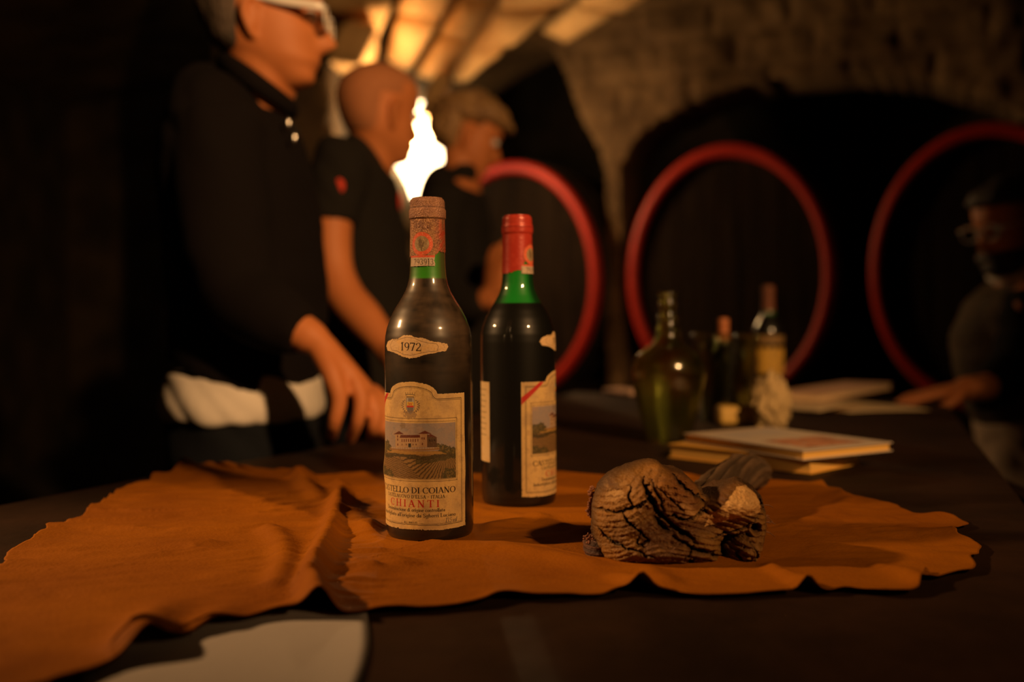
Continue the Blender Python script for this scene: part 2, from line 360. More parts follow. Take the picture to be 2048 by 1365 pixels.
# ---------------------------------------------------------------- casks
def make_cask(pos, label):
    root = empty('wine_cask', (pos.x, pos.y, 0), label, 'cask', 'oval casks in the wall niches', rz=-math.radians(25))
    a, b, zc = .475, .605, 1.235
    def oval(sc, y, n=72, da=0): return [(a*sc*math.cos(t)+da*math.cos(t), y, zc+(b*sc+da)*math.sin(t)) for t in [2*math.pi*k/n for k in range(n)]]
    rings = [oval(.93, .06), oval(.985, 0), oval(1, .0), oval(1.0, .03), oval(1.015, .2), oval(1.03, .45), oval(1.035, .6), oval(1.02, .85), oval(1.0, 1.15), oval(.9, 1.15)]
    rings = rings[3:]
    V = [p for r in rings for p in r]; n = 72; F = []
    for i in range(len(rings)-1):
        for k in range(n): F.append((i*n+k, i*n+(k+1) % n, (i+1)*n+(k+1) % n, (i+1)*n+k))
    F.append(tuple((len(rings)-1)*n+k for k in range(n)))
    link('body', mesh('body', V, F), MT['cask'], root)
    # red chime (rounded ring)
    V = []; F = []; sec = [(.905, .055), (.905, .0), (.915, -.012), (.985, -.012), (1.0, .0), (1.005, .05)]
    for sc, y in sec: V += oval(sc, y)
    for i in range(len(sec)-1):
        for k in range(n): F.append((i*n+k, i*n+(k+1) % n, (i+1)*n+(k+1) % n, (i+1)*n+k))
    link('rim', mesh('rim', V, F), MT['cask_red'], root)['label'] = 'red painted rim'
    nb = 9; wa = a*.915; wb = b*.915
    for k in range(nb):
        x0 = -wa+2*wa*k/nb+.002; x1 = -wa+2*wa*(k+1)/nb-.002; pts = []
        m = 8
        for j in range(m+1):
            x = x0+(x1-x0)*j/m; pts.append((x, wb*math.sqrt(max(0, 1-(x/wa)**2))))
        V = []; y0 = .035+.004*((k*7) % 3)
        for y in (y0, y0+.03):
            for x, h in pts: V.append((x, y, zc+h))
            for x, h in pts[::-1]: V.append((x, y, zc-h))
        q = 2*(m+1); F = [tuple(range(q)), tuple(range(2*q-1, q-1, -1))]+[(i, q+i, q+(i+1) % q, (i+1) % q) for i in range(q)]
        link('board', mesh('board', V, F), MT['cask'], root, smooth=False)
    for y in (.12, .3, .8, 1.02):
        V = []; F = []; f = 1+.035*math.sin(math.pi*min(1, y/1.15))
        for sc, yy in ((f, y-.025), (f+.018, y-.022), (f+.018, y+.022), (f, y+.025)): V += oval(sc, yy)
        for i in range(3):
            for k in range(n): F.append((i*n+k, i*n+(k+1) % n, (i+1)*n+(k+1) % n, (i+1)*n+k))
        link('hoop', mesh('hoop', V, F), MT['iron'], root)
    for y in (.25, .9):
        V = []; F = []; box(V, F, (0, y, .36), (.8, .14, .72)); bevel(link('cradle', mesh('cradle', V, F), MT['cask'], root, smooth=False), .01)
    # tap and small inspection door low on the head
    V = []; F = []; box(V, F, (0, .022, zc-.40), (.20, .03, .22)); bevel(link('hatch', mesh('hatch', V, F), MT['cask'], root, smooth=False), .008)
    return root
make_cask(AC, 'oval cask with red rim partly behind the young man and the bottles')
make_cask(AC+U*1.1, 'oval red-rimmed cask seen whole between the other two, behind the green demijohn')
make_cask(AC+U*2.2, 'oval red-rimmed cask at the right behind the man in glasses')

# ================================================================= TABLE
tb = [T(-700, 1200), T(-250, 1055), T(0, 1010), T(304, 952), T(464, 925), T(594, 905), T(700, 884), T(1150, 784), T(1888, 800), T(2006, 950)]
r0 = tb[-1]; dr = (tb[-1]-tb[-2]).normalized(); tb.append(r0-dr*(-1)*.0+dr*(.9)); 
pts = [Vector((p.x, p.y, 0)) for p in tb]
pts.append(Vector((pts[-1].x, -.05, 0))) if pts[-1].y > -.05 else None
pts.append(Vector((pts[0].x-.1, -.05, 0)))
cx = sum(p.x for p in pts)/len(pts); cy = sum(p.y for p in pts)/len(pts)
tab = empty('tasting_table', (.15, .9, 0), 'long dark wooden cellar table under the leather hide', 'table')
n = len(pts); V = [(p.x, p.y, TABLE) for p in pts]+[(p.x, p.y, TABLE-.055) for p in pts]
F = [tuple(range(n))[::-1], tuple(range(n, 2*n))]+[(i, (i+1) % n, n+(i+1) % n, n+i) for i in range(n)]
me = mesh('tabletop', V, F); bm = bmesh.new(); bm.from_mesh(me); bmesh.ops.recalc_face_normals(bm, faces=bm.faces); bm.to_mesh(me); bm.free()
TT = reparent(link('tabletop', me, MT['table'], smooth=False), tab); bevel(TT, .004)
for x, y in ((-.35, .35), (.55, .35), (.30, 2.25), (.80, 2.05)):
    V = []; F = []; box(V, F, (x, y, (TABLE-.055)/2), (.09, .09, TABLE-.055)); reparent(bevel(link('leg', mesh('leg', V, F), MT['table'], smooth=False), .006), tab)
V = []; F = []
for p, q in (((-.35, .35), (.55, .35)), ((.30, 2.25), (.80, 2.05)), ((-.35, .35), (.30, 2.25)), ((.55, .35), (.80, 2.05))):
    a = Vector((*p, 0)); b = Vector((*q, 0)); d = b-a; R = Matrix.Rotation(math.atan2(d.y, d.x), 3, 'Z'); box(V, F, ((a.x+b.x)/2, (a.y+b.y)/2, TABLE-.105), (d.length-.09, .03, .1), R)
reparent(link('apron', mesh('apron', V, F), MT['table'], smooth=False), tab)

# ================================================================= LEATHER HIDE
out_px = [(0, 1145), (25, 1115), (60, 1097), (100, 1065), (125, 1058), (160, 1040), (185, 1020), (205, 1018), (245, 985), (270, 979), (300, 976), (308, 958), (340, 953), (368, 930), (378, 940), (418, 928),
          (445, 938), (455, 930), (480, 942), (520, 943), (590, 952), (603, 943), (612, 955), (700, 957), (770, 955), (900, 954), (1000, 955), (1110, 956), (1160, 960), (1260, 962), (1390, 958), (1500, 962), (1560, 965), (1640, 972), (1655, 985), (1680, 990),
          (1700, 1004), (1790, 1018), (1830, 1034), (1910, 1044), (1932, 1058), (1915, 1066), (1918, 1080), (1940, 1092), (1965, 1104), (1950, 1128), (1938, 1150), (1905, 1153), (1870, 1168), (1862, 1158), (1850, 1178), (1815, 1196), (1760, 1198), (1700, 1190),
          (1640, 1193), (1615, 1190), (1540, 1197), (1450, 1204), (1370, 1200), (1320, 1192), (1270, 1200), (1235, 1192), (1190, 1200), (1100, 1205), (1000, 1207), (960, 1222), (850, 1230), (780, 1233), (700, 1236), (640, 1244), (605, 1240), (540, 1242), (460, 1258),
          (400, 1264), (335, 1290), (290, 1306), (262, 1300), (235, 1318), (212, 1322), (225, 1342), (150, 1372), (60, 1400), (-60, 1410), (-140, 1340), (-120, 1250), (-60, 1190)]
outl = [T(x, y, TABLE) for x, y in out_px]; outl = np.array([(p.x, p.y) for p in outl])
cen = T(930, 1060); cen = np.array([cen.x, cen.y])
ang = np.unwrap(np.arctan2(outl[:, 1]-cen[1], outl[:, 0]-cen[0]))
if ang[-1] < ang[0]: outl = outl[::-1]; ang = ang[::-1]; ang = np.unwrap(np.arctan2(outl[:, 1]-cen[1], outl[:, 0]-cen[0]))
# cumulative length resample
seg = np.hypot(*np.diff(np.vstack([outl, outl[:1]]), axis=0).T); cum = np.r_[0, np.cumsum(seg)]
NA, NR = 900, 190; tt = np.linspace(0, cum[-1], NA, endpoint=False)
oc = np.vstack([outl, outl[:1]]); ox = np.interp(tt, cum, oc[:, 0]); oy = np.interp(tt, cum, oc[:, 1])
k_ = np.array([1, 2, 3, 2, 1])/9.; ox = np.convolve(np.r_[ox[-2:], ox, ox[:2]], k_, 'valid'); oy = np.convolve(np.r_[oy[-2:], oy, oy[:2]], k_, 'valid')
rr = np.linspace(0.002, 1, NR)**.8
X = cen[0]+(ox-cen[0])[:, None]*rr[None]; Y = cen[1]+(oy-cen[1])[:, None]*rr[None]
sc_ = 1+.010*vnoise(np.cos(tt/cum[-1]*6.283)*22, np.sin(tt/cum[-1]*6.283)*22)[:, None]*rr[None]**6
X = cen[0]+(X-cen[0])*sc_; Y = cen[1]+(Y-cen[1])*sc_
def tp(x, y): p = T(x, y); return (p.x, p.y)
H = .0016*fbm(X*7+1, Y*18)+.0012
H = H+.0012*np.abs(fbm(X*14+7, Y*46, .0))+.0004*fbm(X*50, Y*120)
# wrinkles running across the left half
wr = np.clip(1-np.hypot((X+.30)/.42, (Y-.95)/.40), 0, 1); H = H+wr*(.0042*(1-np.abs(fbm(X*6+Y*4, Y*30-X*8, 2.))*2.2).clip(0, 1)**3+.0030*np.abs(fbm(X*10-Y*6, Y*44-X*14, 5.)))
wr2 = np.clip(1-np.hypot((X-.32)/.22, (Y-.88)/.22), 0, 1); wr3 = np.clip(1-np.hypot((X+.12)/.11, (Y-.72)/.16), 0, 1); H = H+wr3*.0030*(1-np.abs(fbm(X*9+Y*5, Y*42-X*6, 7.))*2.4).clip(0, 1)**3
H = H+wr2*.0050*np.abs(fbm(X*16-Y*9+4, Y*16+X*10, 2.))
# ridge folds: (polyline px, height, width m)
folds = [([(642, 1245), (618, 1190), (640, 1130), (668, 1060), (684, 1010), (676, 975)], .017, .0080, (1.0, .38)),
         ([(540, 1070), (566, 1095), (572, 1140), (556, 1185)], .006, .010, (1, 1)),
         ([(672, 1022), (720, 1062), (790, 1090), (880, 1106), (1000, 1104), (1090, 1118), (1180, 1138)], .007, .014, (1.1, .5)),
         ([(560, 1158), (640, 1152), (745, 1150)], .0045, .006, (.3, 1)), ([(590, 1120), (680, 1116), (760, 1112)], .003, .005, (.3, 1)),
         ([(520, 1062), (600, 1058), (655, 1060)], .004, .006, (.3, 1)), ([(560, 1040), (640, 1034), (700, 1030)], .003, .004, (.3, 1)),
         ([(960, 1070), (1060, 1052), (1180, 1046)], .006, .010, (.6, 1)), ([(945, 1030), (1050, 1046), (1170, 1075)], .004, .008, (.6, 1)),
         ([(595, 958), (620, 985), (640, 1005)], .010, .010, (1.2, .4)), ([(700, 990), (780, 985), (960, 985)], .005, .010, (1, .4)), ([(1110, 985), (1180, 990), (1240, 1000)], .004, .008, (1, .6)),
         ([(600, 1232), (700, 1180), (790, 1140)], .005, .014, (.6, .6)), ([(1292, 1205), (1270, 1180), (1235, 1165)], .012, .007, (1, .3)), ([(1330, 1172), (1290, 1150), (1200, 1150)], .004, .010, (1, .5)), ([(1622, 1196), (1600, 1180), (1560, 1160), (1540, 1145)], .010, .0055, (1, .3)),
         ([(1840, 1180), (1780, 1150), (1720, 1130)], .004, .007, (1, .2)), ([(290, 1310), (300, 1270), (330, 1230)], .016, .016, (1, .2)), ([(430, 1262), (440, 1245), (470, 1220)], .006, .014, (1, .2)),
         ([(370, 930), (395, 950), (430, 965)], .006, .010, (1, .3)), ([(1700, 1010), (1650, 1040), (1580, 1060)], .003, .010, (1, .5)), ([(250, 1020), (320, 1012), (400, 1010)], .003, .010, (.6, .6)), ([(100, 1100), (250, 1090), (420, 1100)], .003, .012, (.5, .5))]
for pl_, h, w, (a0, a1) in folds:
    d, t, sd = seg_dist(X, Y, [tp(*q) for q in pl_]); H = H+h*(a0+(a1-a0)*t)*np.exp(-(d/w)**2*.9)
# edge ripple
edge = np.clip((rr[None]-.86)/.14, 0, 1)**2; H = H+edge*(.0022+.0035*np.clip(vnoise(tt/cum[-1]*90, 3.)[:, None], -.3, 1))
# flat where things stand
for (cx_, cy_, r_, h0) in ((-.0713, .85, .042, .0028), (.006, .9955, .042, .0028)):
    d = np.hypot(X-cx_, Y-cy_); w = np.clip((r_+.014-d)/.016, 0, 1); w = w*w*(3-2*w); H = H*(1-w)+h0*w
d = np.hypot((X-.128)/.078, (Y-.79)/.05); w = np.clip((1.25-d)/.25, 0, 1); H = H*(1-w)+.0030*w
H = np.maximum(H, .0006)
VL = np.stack([X, Y, TABLE+H+.0008], -1).reshape(-1, 3)
me = grid_mesh('leather_hide', VL, NA, NR, wrap=True)
hide = meta(link('leather_hide', me, MT['leather']), 'tan leather hide with ragged scalloped edge spread across the dark table', 'leather')
me.update()
if me.polygons[NR*10+50].normal.z < 0: me.flip_normals()
sm = hide.modifiers.new('s', 'SOLIDIFY'); sm.thickness = .0009; sm.offset = 1

# white paper sheet peeking out under the hide
pp = [T(x, y) for x, y in [(235, 1290), (262, 1180), (600, 1170), (731, 1222), (728, 1250), (720, 1300), (705, 1370), (695, 1420), (100, 1420)]]
n = 26; V = []; A0, A1, B1, B0 = T(120, 1430), T(240, 1210), T(733, 1226), T(690, 1430)
for i in range(n):
    for j in range(n):
        u = i/(n-1); v = j/(n-1); p = (A0*(1-v)+A1*v)*(1-u)+(B0*(1-v)+B1*v)*u
        p.x += .006*math.sin(v*3.14)*u; p.z = TABLE+.0002+.0016*max(0, u-.86)/.14*(1-v*.6); V.append(p)
me = grid_mesh('paper_sheet', np.array([tuple(p) for p in V]), n, n); o = meta(link('paper_sheet', me, MT['paper']), 'plain white paper sheet under the front edge of the leather', 'paper')
sm = o.modifiers.new('s', 'SOLIDIFY'); sm.thickness = .00025; sm.offset = 1

# ================================================================= PRINTED MATTER (painted on fine meshes)
def bowl(cx, cy, rx, ry, a0=0, a1=360, t=1.3, th=.45, n=26):
    """crescent with thick sides and thin top: list of polygons"""
    A = np.radians(np.linspace(a0, a1, n)); o = [(cx+rx*math.cos(a), cy+ry*math.sin(a)) for a in A]; i = [(cx+(rx-t)*math.cos(a), cy+(ry-th)*math.sin(a)) for a in A][::-1]
    return [o+i]
def bar(x0, y0, x1, y1, w):
    d = math.hypot(x1-x0, y1-y0)+1e-9; nx, ny = -(y1-y0)/d*w/2, (x1-x0)/d*w/2
    return [[(x0+nx, y0+ny), (x1+nx, y1+ny), (x1-nx, y1-ny), (x0-nx, y0-ny)]]
def stem(x, y0=0, y1=10, w=1.4, s=1.5):
    p = bar(x, y0, x, y1, w)
    if s: p += bar(x-s, y0+.22, x+s, y0+.22, .45)+bar(x-s, y1-.22, x+s, y1-.22, .45)
    return p
G = {
 'A': (8.4, bar(.9, 0, 4.1, 10, .6)+bar(4.0, 10, 7.4, 0, 1.5)+bar(2, 3.4, 6, 3.4, .5)+bar(0, .22, 2.2, .22, .45)+bar(6, .22, 8.6, .22, .45)),
 'B': (7.2, stem(1.5)+bowl(2.6, 7.4, 3.1, 2.6, -90, 90)+bowl(2.6, 2.5, 3.6, 2.5, -90, 90)),
 'C': (8.6, bowl(4.8, 5, 4.5, 5.1, 42, 318, 1.4)+bar(8.1, 6.6, 8.1, 9.2, .5)),
 'D': (8.8, stem(1.5)+bowl(2.6, 5, 5.6, 5, -90, 90, 1.4)+bar(1.5, 9.78, 3, 9.78, .45)+bar(1.5, .22, 3, .22, .45)),
 'E': (7.2, stem(1.5)+bar(1.5, 9.78, 6.4, 9.78, .5)+bar(1.5, .22, 6.7, .22, .5)+bar(1.5, 5.1, 5.2, 5.1, .5)+bar(6.4, 10, 6.4, 7.8, .5)+bar(6.7, 0, 6.7, 2.3, .5)+bar(5.2, 6.1, 5.2, 4.1, .5)),
 'F': (6.8, stem(1.5)+bar(1.5, 9.78, 6.4, 9.78, .5)+bar(1.5, 5.1, 5.2, 5.1, .5)+bar(6.4, 10, 6.4, 7.8, .5)),
 'H': (9, stem(1.5)+stem(7.3)+bar(1.5, 5, 7.3, 5, .5)), 'I': (3.6, stem(1.8)),
 'L': (6.8, stem(1.5)+bar(1.5, .22, 6.4, .22, .5)+bar(6.4, 0, 6.4, 2.8, .5)),
 'N': (9, bar(1.6, 0, 1.6, 10, .55)+bar(7.4, 0, 7.4, 10, .55)+bar(1.5, 10, 7.4, 0, 1.5)+bar(.2, 9.78, 2, 9.78, .45)+bar(.4, .22, 2.8, .22, .45)+bar(6.2, 9.78, 8.6, 9.78, .45)),
 'M': (10, bar(1.6, 0, 1.6, 10, .55)+bar(8.2, 0, 8.2, 10, 1.3)+bar(1.5, 10, 4.8, 0, 1.4)+bar(4.8, 0, 8.2, 10, .5)+bar(.3, .22, 2.9, .22, .45)+bar(6.9, .22, 9.6, .22, .45)),
 'O': (9.6, bowl(4.8, 5, 4.6, 5.1, 0, 360, 1.4, .45, 40)), 'S': (6.8, bowl(3.3, 7.4, 2.8, 2.7, 50, 270, 1.2)+bowl(3.3, 2.6, 3.0, 2.7, -130, 90, 1.2)+bar(5.7, 7.2, 5.7, 9.4, .45)+bar(.5, .6, .5, 3, .45)),
 'T': (8, stem(4, s=1.6)+bar(.4, 9.78, 7.6, 9.78, .5)+bar(.5, 10, .5, 7.6, .5)+bar(7.5, 10, 7.5, 7.6, .5)),
 'U': (8.6, bar(1.6, 3, 1.6, 10, 1.4)+bar(7.2, 3, 7.2, 10, .55)+bowl(4.4, 3.2, 3.4, 3.2, 180, 360, 1.1)+bar(.2, 9.78, 3, 9.78, .45)+bar(6, 9.78, 8.4, 9.78, .45)),
 'V': (8.4, bar(1.2, 10, 4.4, 0, 1.4)+bar(7.4, 10, 4.4, 0, .55)+bar(0, 9.78, 2.6, 9.78, .45)+bar(6.2, 9.78, 8.6, 9.78, .45)),
 'R': (8, stem(1.5)+bowl(2.6, 7.4, 3.4, 2.6, -90, 90)+bar(3.6, 5, 7, 0, 1.4)),
 "'": (2.4, bar(1.2, 10, 1.2, 7, .9)), '-': (4, bar(.8, 5, 3.2, 5, 1.0)), '.': (2.4, bar(.8, .7, 2, .7, 1.3)), ',': (2.4, bar(1.4, 1, .9, -1.6, .9)), ' ': (3.6, []),
 '1': (4.6, stem(2.4)+bar(.8, 8.2, 2.2, 9.6, .6)), '2': (6.6, bowl(3.2, 7.4, 2.8, 2.6, -20, 180, 1.1)+bar(5.6, 6.4, .9, .8, .8)+bar(.6, .5, 6, .5, 1.0)+bar(6, .2, 6.1, 2, .5)),
 '3': (6.4, bowl(2.8, 7.5, 2.8, 2.5, -90, 160, 1.1)+bowl(2.8, 2.6, 3.2, 2.6, -160, 90, 1.2)), '5': (6.4, bar(1.4, 9.6, 5.6, 9.6, .9)+bar(1.4, 9.6, 1.2, 5.6, .6)+bowl(2.8, 3.2, 3.1, 3.2, -150, 110, 1.2)),
 '7': (6.4, bar(.6, 9.5, 6, 9.5, 1.0)+bar(5.9, 9.6, 2.6, 0, 1.1)+bar(.6, 10, .6, 7.8, .5)), '8': (6.6, bowl(3.3, 7.5, 2.6, 2.5, 0, 360, 1.1)+bowl(3.3, 2.6, 3.1, 2.7, 0, 360, 1.2)),
 '9': (6.6, bowl(3.3, 6.8, 3.0, 3.2, 0, 360, 1.2)+bowl(2.6, 5, 3.7, 5, -80, 20, 1.1)), '0': (6.6, bowl(3.3, 5, 3.1, 5, 0, 360, 1.3)),
 'a': (5.6, bar(4.2, 0, 4.2, 5, 1.3)+bowl(2.3, 2, 2.0, 2, 0, 360, 1.0)+bowl(2.8, 4.6, 2.0, 1.6, 0, 170, .7)), 'b': (6, stem(1.2, 0, 9.6, s=0)+bowl(3, 3, 2.8, 3.1, 0, 360, 1.1)),
 'c': (5.2, bowl(2.9, 3, 2.7, 3.1, 45, 320, 1.2)), 'd': (6.2, stem(4.8, 0, 9.8, s=0)+bowl(3, 3, 2.8, 3.1, 0, 360, 1.2)), 'e': (5.4, bowl(2.9, 3, 2.7, 3.1, 0, 320, 1.2)+bar(.8, 3.2, 5.2, 3.2, .5)),
 'g': (5.8, bowl(2.8, 3.6, 2.4, 2.4, 0, 360, 1.1)+bowl(2.8, -1.2, 2.6, 1.7, 0, 360, .8)+bar(4.6, 5.6, 5.8, 6, .7)), 'h': (6.4, stem(1.3, 0, 9.8, s=0)+bar(5, 0, 5, 4, 1.2)+bowl(3.2, 3.6, 2.4, 2.4, 0, 180, 1.0)),
 'i': (2.8, bar(1.4, 0, 1.4, 6, 1.3)+bar(1.4, 7.6, 1.4, 9, 1.2)+bar(.4, .2, 2.4, .2, .4)), 'l': (2.8, bar(1.4, 0, 1.4, 9.8, 1.3)+bar(.4, .2, 2.4, .2, .4)),
 'm': (9.4, bar(1.3, 0, 1.3, 6, 1.2)+bar(4.8, 0, 4.8, 4, 1.2)+bar(8.2, 0, 8.2, 4, 1.2)+bowl(3.1, 3.8, 2.3, 2.2, 0, 180, 1)+bowl(6.6, 3.8, 2.3, 2.2, 0, 180, 1)), 'n': (6.4, bar(1.3, 0, 1.3, 6, 1.2)+bar(5, 0, 5, 4, 1.2)+bowl(3.2, 3.6, 2.4, 2.4, 0, 180, 1.0)),
 'o': (6, bowl(3, 3, 2.8, 3.1, 0, 360, 1.2)), 'r': (4.4, bar(1.3, 0, 1.3, 6, 1.2)+bowl(3.1, 4, 1.8, 2.0, 20, 170, .8)), 's': (4.6, bowl(2.2, 4.5, 1.7, 1.6, 40, 270, .8)+bowl(2.2, 1.6, 1.9, 1.7, -140, 90, .8)),
 't': (4, bar(1.8, 0, 1.8, 8, 1.2)+bar(.3, 5.8, 3.7, 5.8, .5)), 'u': (6.4, bar(1.4, 2, 1.4, 6, 1.2)+bar(5, 0, 5, 6, 1.2)+bowl(3.2, 2.3, 2.4, 2.3, 180, 360, 1)), 'v': (5.8, bar(.8, 6, 3, 0, 1.2)+bar(5.2, 6, 3, 0, .5)), 'z': (5.2, bar(.6, 5.6, 4.8, 5.6, .7)+bar(4.6, 5.6, .8, .4, .8)+bar(.6, .4, 4.8, .4, .7)),
}
class Sheet:
    def __init__(s, u0, u1, v0, v1, step, base):
        s.nu = int((u1-u0)/step)+1; s.nv = int((v1-v0)/step)+1; s.u = np.linspace(u0, u1, s.nu); s.v = np.linspace(v0, v1, s.nv); s.step = step
        s.U, s.V = np.meshgrid(s.u, s.v, indexing='ij'); s.c = np.zeros(s.U.shape+(3,)); s.c[:] = base
    def blend(s, m, col, a=1.):
        m = np.clip(np.asarray(m, float)*a, 0, 1)[..., None]; s.c = s.c*(1-m)+np.array(col)*m
    def poly(s, pts, col, a=1., aa=2):
        p = np.array(pts); lo = p.min(0)-s.step*2; hi = p.max(0)+s.step*2
        i0, i1 = np.searchsorted(s.u, [lo[0], hi[0]]); j0, j1 = np.searchsorted(s.v, [lo[1], hi[1]])
        if i1 <= i0 or j1 <= j0: return
        Us = s.U[i0:i1, j0:j1]; Vs = s.V[i0:i1, j0:j1]; acc = 0
        for du in (-.33, 0, .33):
            for dv in (-.33, 0, .33): acc = acc+inpoly(Us+du*s.step, Vs+dv*s.step, pts)
        m = (acc/9.*a)[..., None]; s.c[i0:i1, j0:j1] = s.c[i0:i1, j0:j1]*(1-m)+np.array(col)*m
    def line(s, pts, w, col, a=1.):
        for (x0, y0), (x1, y1) in zip(pts[:-1], pts[1:]):
            for b in bar(x0, y0, x1, y1, w): s.poly(b, col, a)
    def text(s, txt, u0, u1, vb, h, col, a=1., sp=0., bold=1., slant=0., tilt=0.):
        """v grows downwards; baseline vb, cap height h"""
        wd = sum(G[c][0]+sp for c in txt)-sp; k = (u1-u0)/wd; x = 0
        for c in txt:
            w, ps = G[c]
            for p in ps:
                for o in ((-.28, 0), (.28, 0), (0, .22)): s.poly([(u0+(x+px+slant*py)*k+o[0], vb-py*h/10.+tilt*(x+px)*k+o[1]) for px, py in p], col, a)
            x += w+sp
def noise2(Sh, f, seed=0., o=4): return fbm(Sh.U*f+seed, Sh.V*f+seed*2, seed, o)

BR = .0372; BC = (-.0713, .85)
def UV(x, y):                                        # photo pixel on the first bottle -> unrolled label units
    t = math.asin(max(-1, min(1, (x-857)/87.))); d = .85-BR*math.cos(t); return 87*(t+.340), 640+(y-640)*d/.85
INK = (.012, .008, .006); PAPER = (.60, .40, .16)
# --- main label
L = Sheet(-118, 118, 754, 1047, .62, PAPER)
n1 = noise2(L, .03, 3.); n2 = noise2(L, .12, 9.); n3 = noise2(L, .9, 2., 2)
L.blend(np.clip(n1*2.2+.15, 0, 1), (.66, .44, .16), .8); L.blend(np.clip(-n1*2-.1, 0, 1), (.40, .27, .13), .6); L.blend(np.clip(n2*2-.2, 0, 1), (.33, .2, .09), .45); L.blend(np.clip(n3-.1, 0, 1), (.25, .16, .08), .5)
def arch(u):
    return np.where(np.abs(u) < 56, 780-24*np.sqrt(np.clip(1-(u/53.)**2, 0, 1))+np.clip((np.abs(u)-48)/8, 0, 1)*0, 780)
au = np.linspace(-116, 116, 120); outline = [(u, float(arch(np.array(u)))) for u in au]+[(116, 1042), (60, 1044), (0, 1043), (-60, 1044), (-116, 1042)]
dO, _, _ = seg_dist(L.U, L.V, outline+[outline[0]])
# villa picture
def inbox(Sh, u0, u1, v0, v1): return (Sh.U > u0) & (Sh.U < u1) & (Sh.V > v0) & (Sh.V < v1)
pic = inbox(L, -90, 90, 837, 944)
L.blend(pic, (.42, .34, .30)); L.blend(pic*np.clip(noise2(L, .05, 4.)*2, 0, 1), (.50, .36, .28), .8); L.blend(pic*np.clip(noise2(L, .1, 14.)*2, 0, 1), (.34, .32, .33), .6)
hill = 884+3*np.sin(L.U/22.)
g = pic & (L.V > 890); L.blend(g, (.32, .19, .07))
row = np.sin((L.V-(L.U*.10)-.0018*(L.U+60)**2)*1.75+noise2(L, .3, 5.)*2); L.blend((g & (L.V > 905))*np.clip(row, 0, 1), (.07, .045, .02), .85)
gr = g & (L.V > 903) & (L.U-(L.V-905)*1.2 > -24); fan = np.sin(np.arctan2(L.V-885, L.U-70)*62+noise2(L, .25, 6.)*1.5); L.blend(gr, (.36, .22, .08)); L.blend(gr*np.clip(fan*1.3, 0, 1), (.08, .05, .02), .85)
mid = pic & (np.abs(L.V-901-3*np.sin(L.U/15.)) < 4.5+2*noise2(L, .2, 8.)) ; L.blend(mid, (.07, .055, .02), .85)
md2 = pic & (np.abs(L.V-914+L.U*.12) < 3+4*noise2(L, .15, 28.)) & (L.U > 10); L.blend(md2, (.09, .075, .025), .8)
L.blend(pic & (np.abs(L.V-894) < 3+1.2*noise2(L, .3, 7.)), (.55, .33, .09), .75)
for (x, y, r, q) in ((-80, 888, 14, 0), (-66, 884, 11, 1), (-56, 889, 8, 2), (62, 886, 9, 3), (72, 890, 9, 4), (84, 892, 8, 5), (52, 882, 7, 6), (76, 938, 16, 7), (-84, 936, 12, 8), (-60, 941, 14, 9)):
    d = np.hypot((L.U-x)/1.2, L.V-y)/r+.35*noise2(L, .35, 11.+q); L.blend(pic & (d < .85), (.10, .085, .03), .9); L.blend(pic & (d < .5) & (noise2(L, .6, 3.+q) > .1), (.30, .20, .06), .8)
Wl = (.56, .38, .22); Rf = (.17, .045, .025)
def qp(*p): return [UV(*q) for q in p]
L.poly(qp((797, 867), (808, 867), (808, 894), (797, 894)), Wl); L.poly(qp((808, 873), (846, 873), (846, 894), (808, 894)), Wl); L.poly(qp((846, 866), (860, 866), (860, 894), (846, 894)), (.50, .32, .18))
L.poly(qp((860, 868), (878, 874), (878, 894), (860, 894)), (.15, .085, .045))
L.poly(qp((793, 867.5), (805, 861), (815, 867.5)), Rf); L.poly(qp((808, 869), (846, 869), (847, 874.5), (806, 874.5)), Rf); L.poly(qp((842, 867), (856, 860.5), (869, 867)), Rf); L.poly(qp((866, 867), (879, 874.5), (860, 872)), Rf)
for x in (811, 815.2, 819.6, 824, 828.5, 833, 837.5, 842.5): L.poly(qp((x-.9, 877), (x+.9, 877), (x+.9, 883), (x-.9, 883)), Rf)
for x in (811, 819.5, 833, 839): L.poly(qp((x-.9, 886.5), (x+.9, 886.5), (x+.9, 890), (x-.9, 890)), (.2, .1, .05))
for x, y in ((802, 876), (802, 886), (802, 869.5), (850.5, 874), (854.5, 874), (851, 885)): L.poly(qp((x-1, y), (x+1, y), (x+1, y+4.5), (x-1, y+4.5)), Rf)
L.poly(qp((823.5, 886), (829, 886), (829, 894), (823.5, 894)), (.05, .05, .04))
for x in (864, 868.5, 873): L.poly(qp((x, 878), (x+2, 878.5), (x+2, 883), (x, 882.5)), (.05, .03, .02))
L.line(qp((786, 893.5), (883, 894.5)), 1.0, (.66, .46, .26)); L.poly(qp((785, 895), (883, 896), (883, 899), (785, 898)), (.40, .22, .08))
for k in range(20): L.line(qp((788+k*4.8, 893), (788+k*4.8, 898)), .6, (.3, .17, .07))
L.c[pic] = (L.c[pic]*.78)**1.12
# frames
for u0, v0, u1, v1, w in ((-93, 828, 93, 949, 1.0), (-90, 834, 90, 945.5, .7)):
    L.line([(u0, v0), (u1, v0), (u1, v1), (u0, v1), (u0, v0)], w, INK, .85)
for u in (-93, 93):
    for v in (829, 949): L.line([(u-2, v-2), (u+2, v+2)], .8, INK, .6)
inside = inpoly(L.U, L.V, outline)
L.blend(inside & (np.abs(dO-10.5) < .62), INK, .9); L.blend(inside & (np.abs(dO-12.8) < .35), INK, .7)
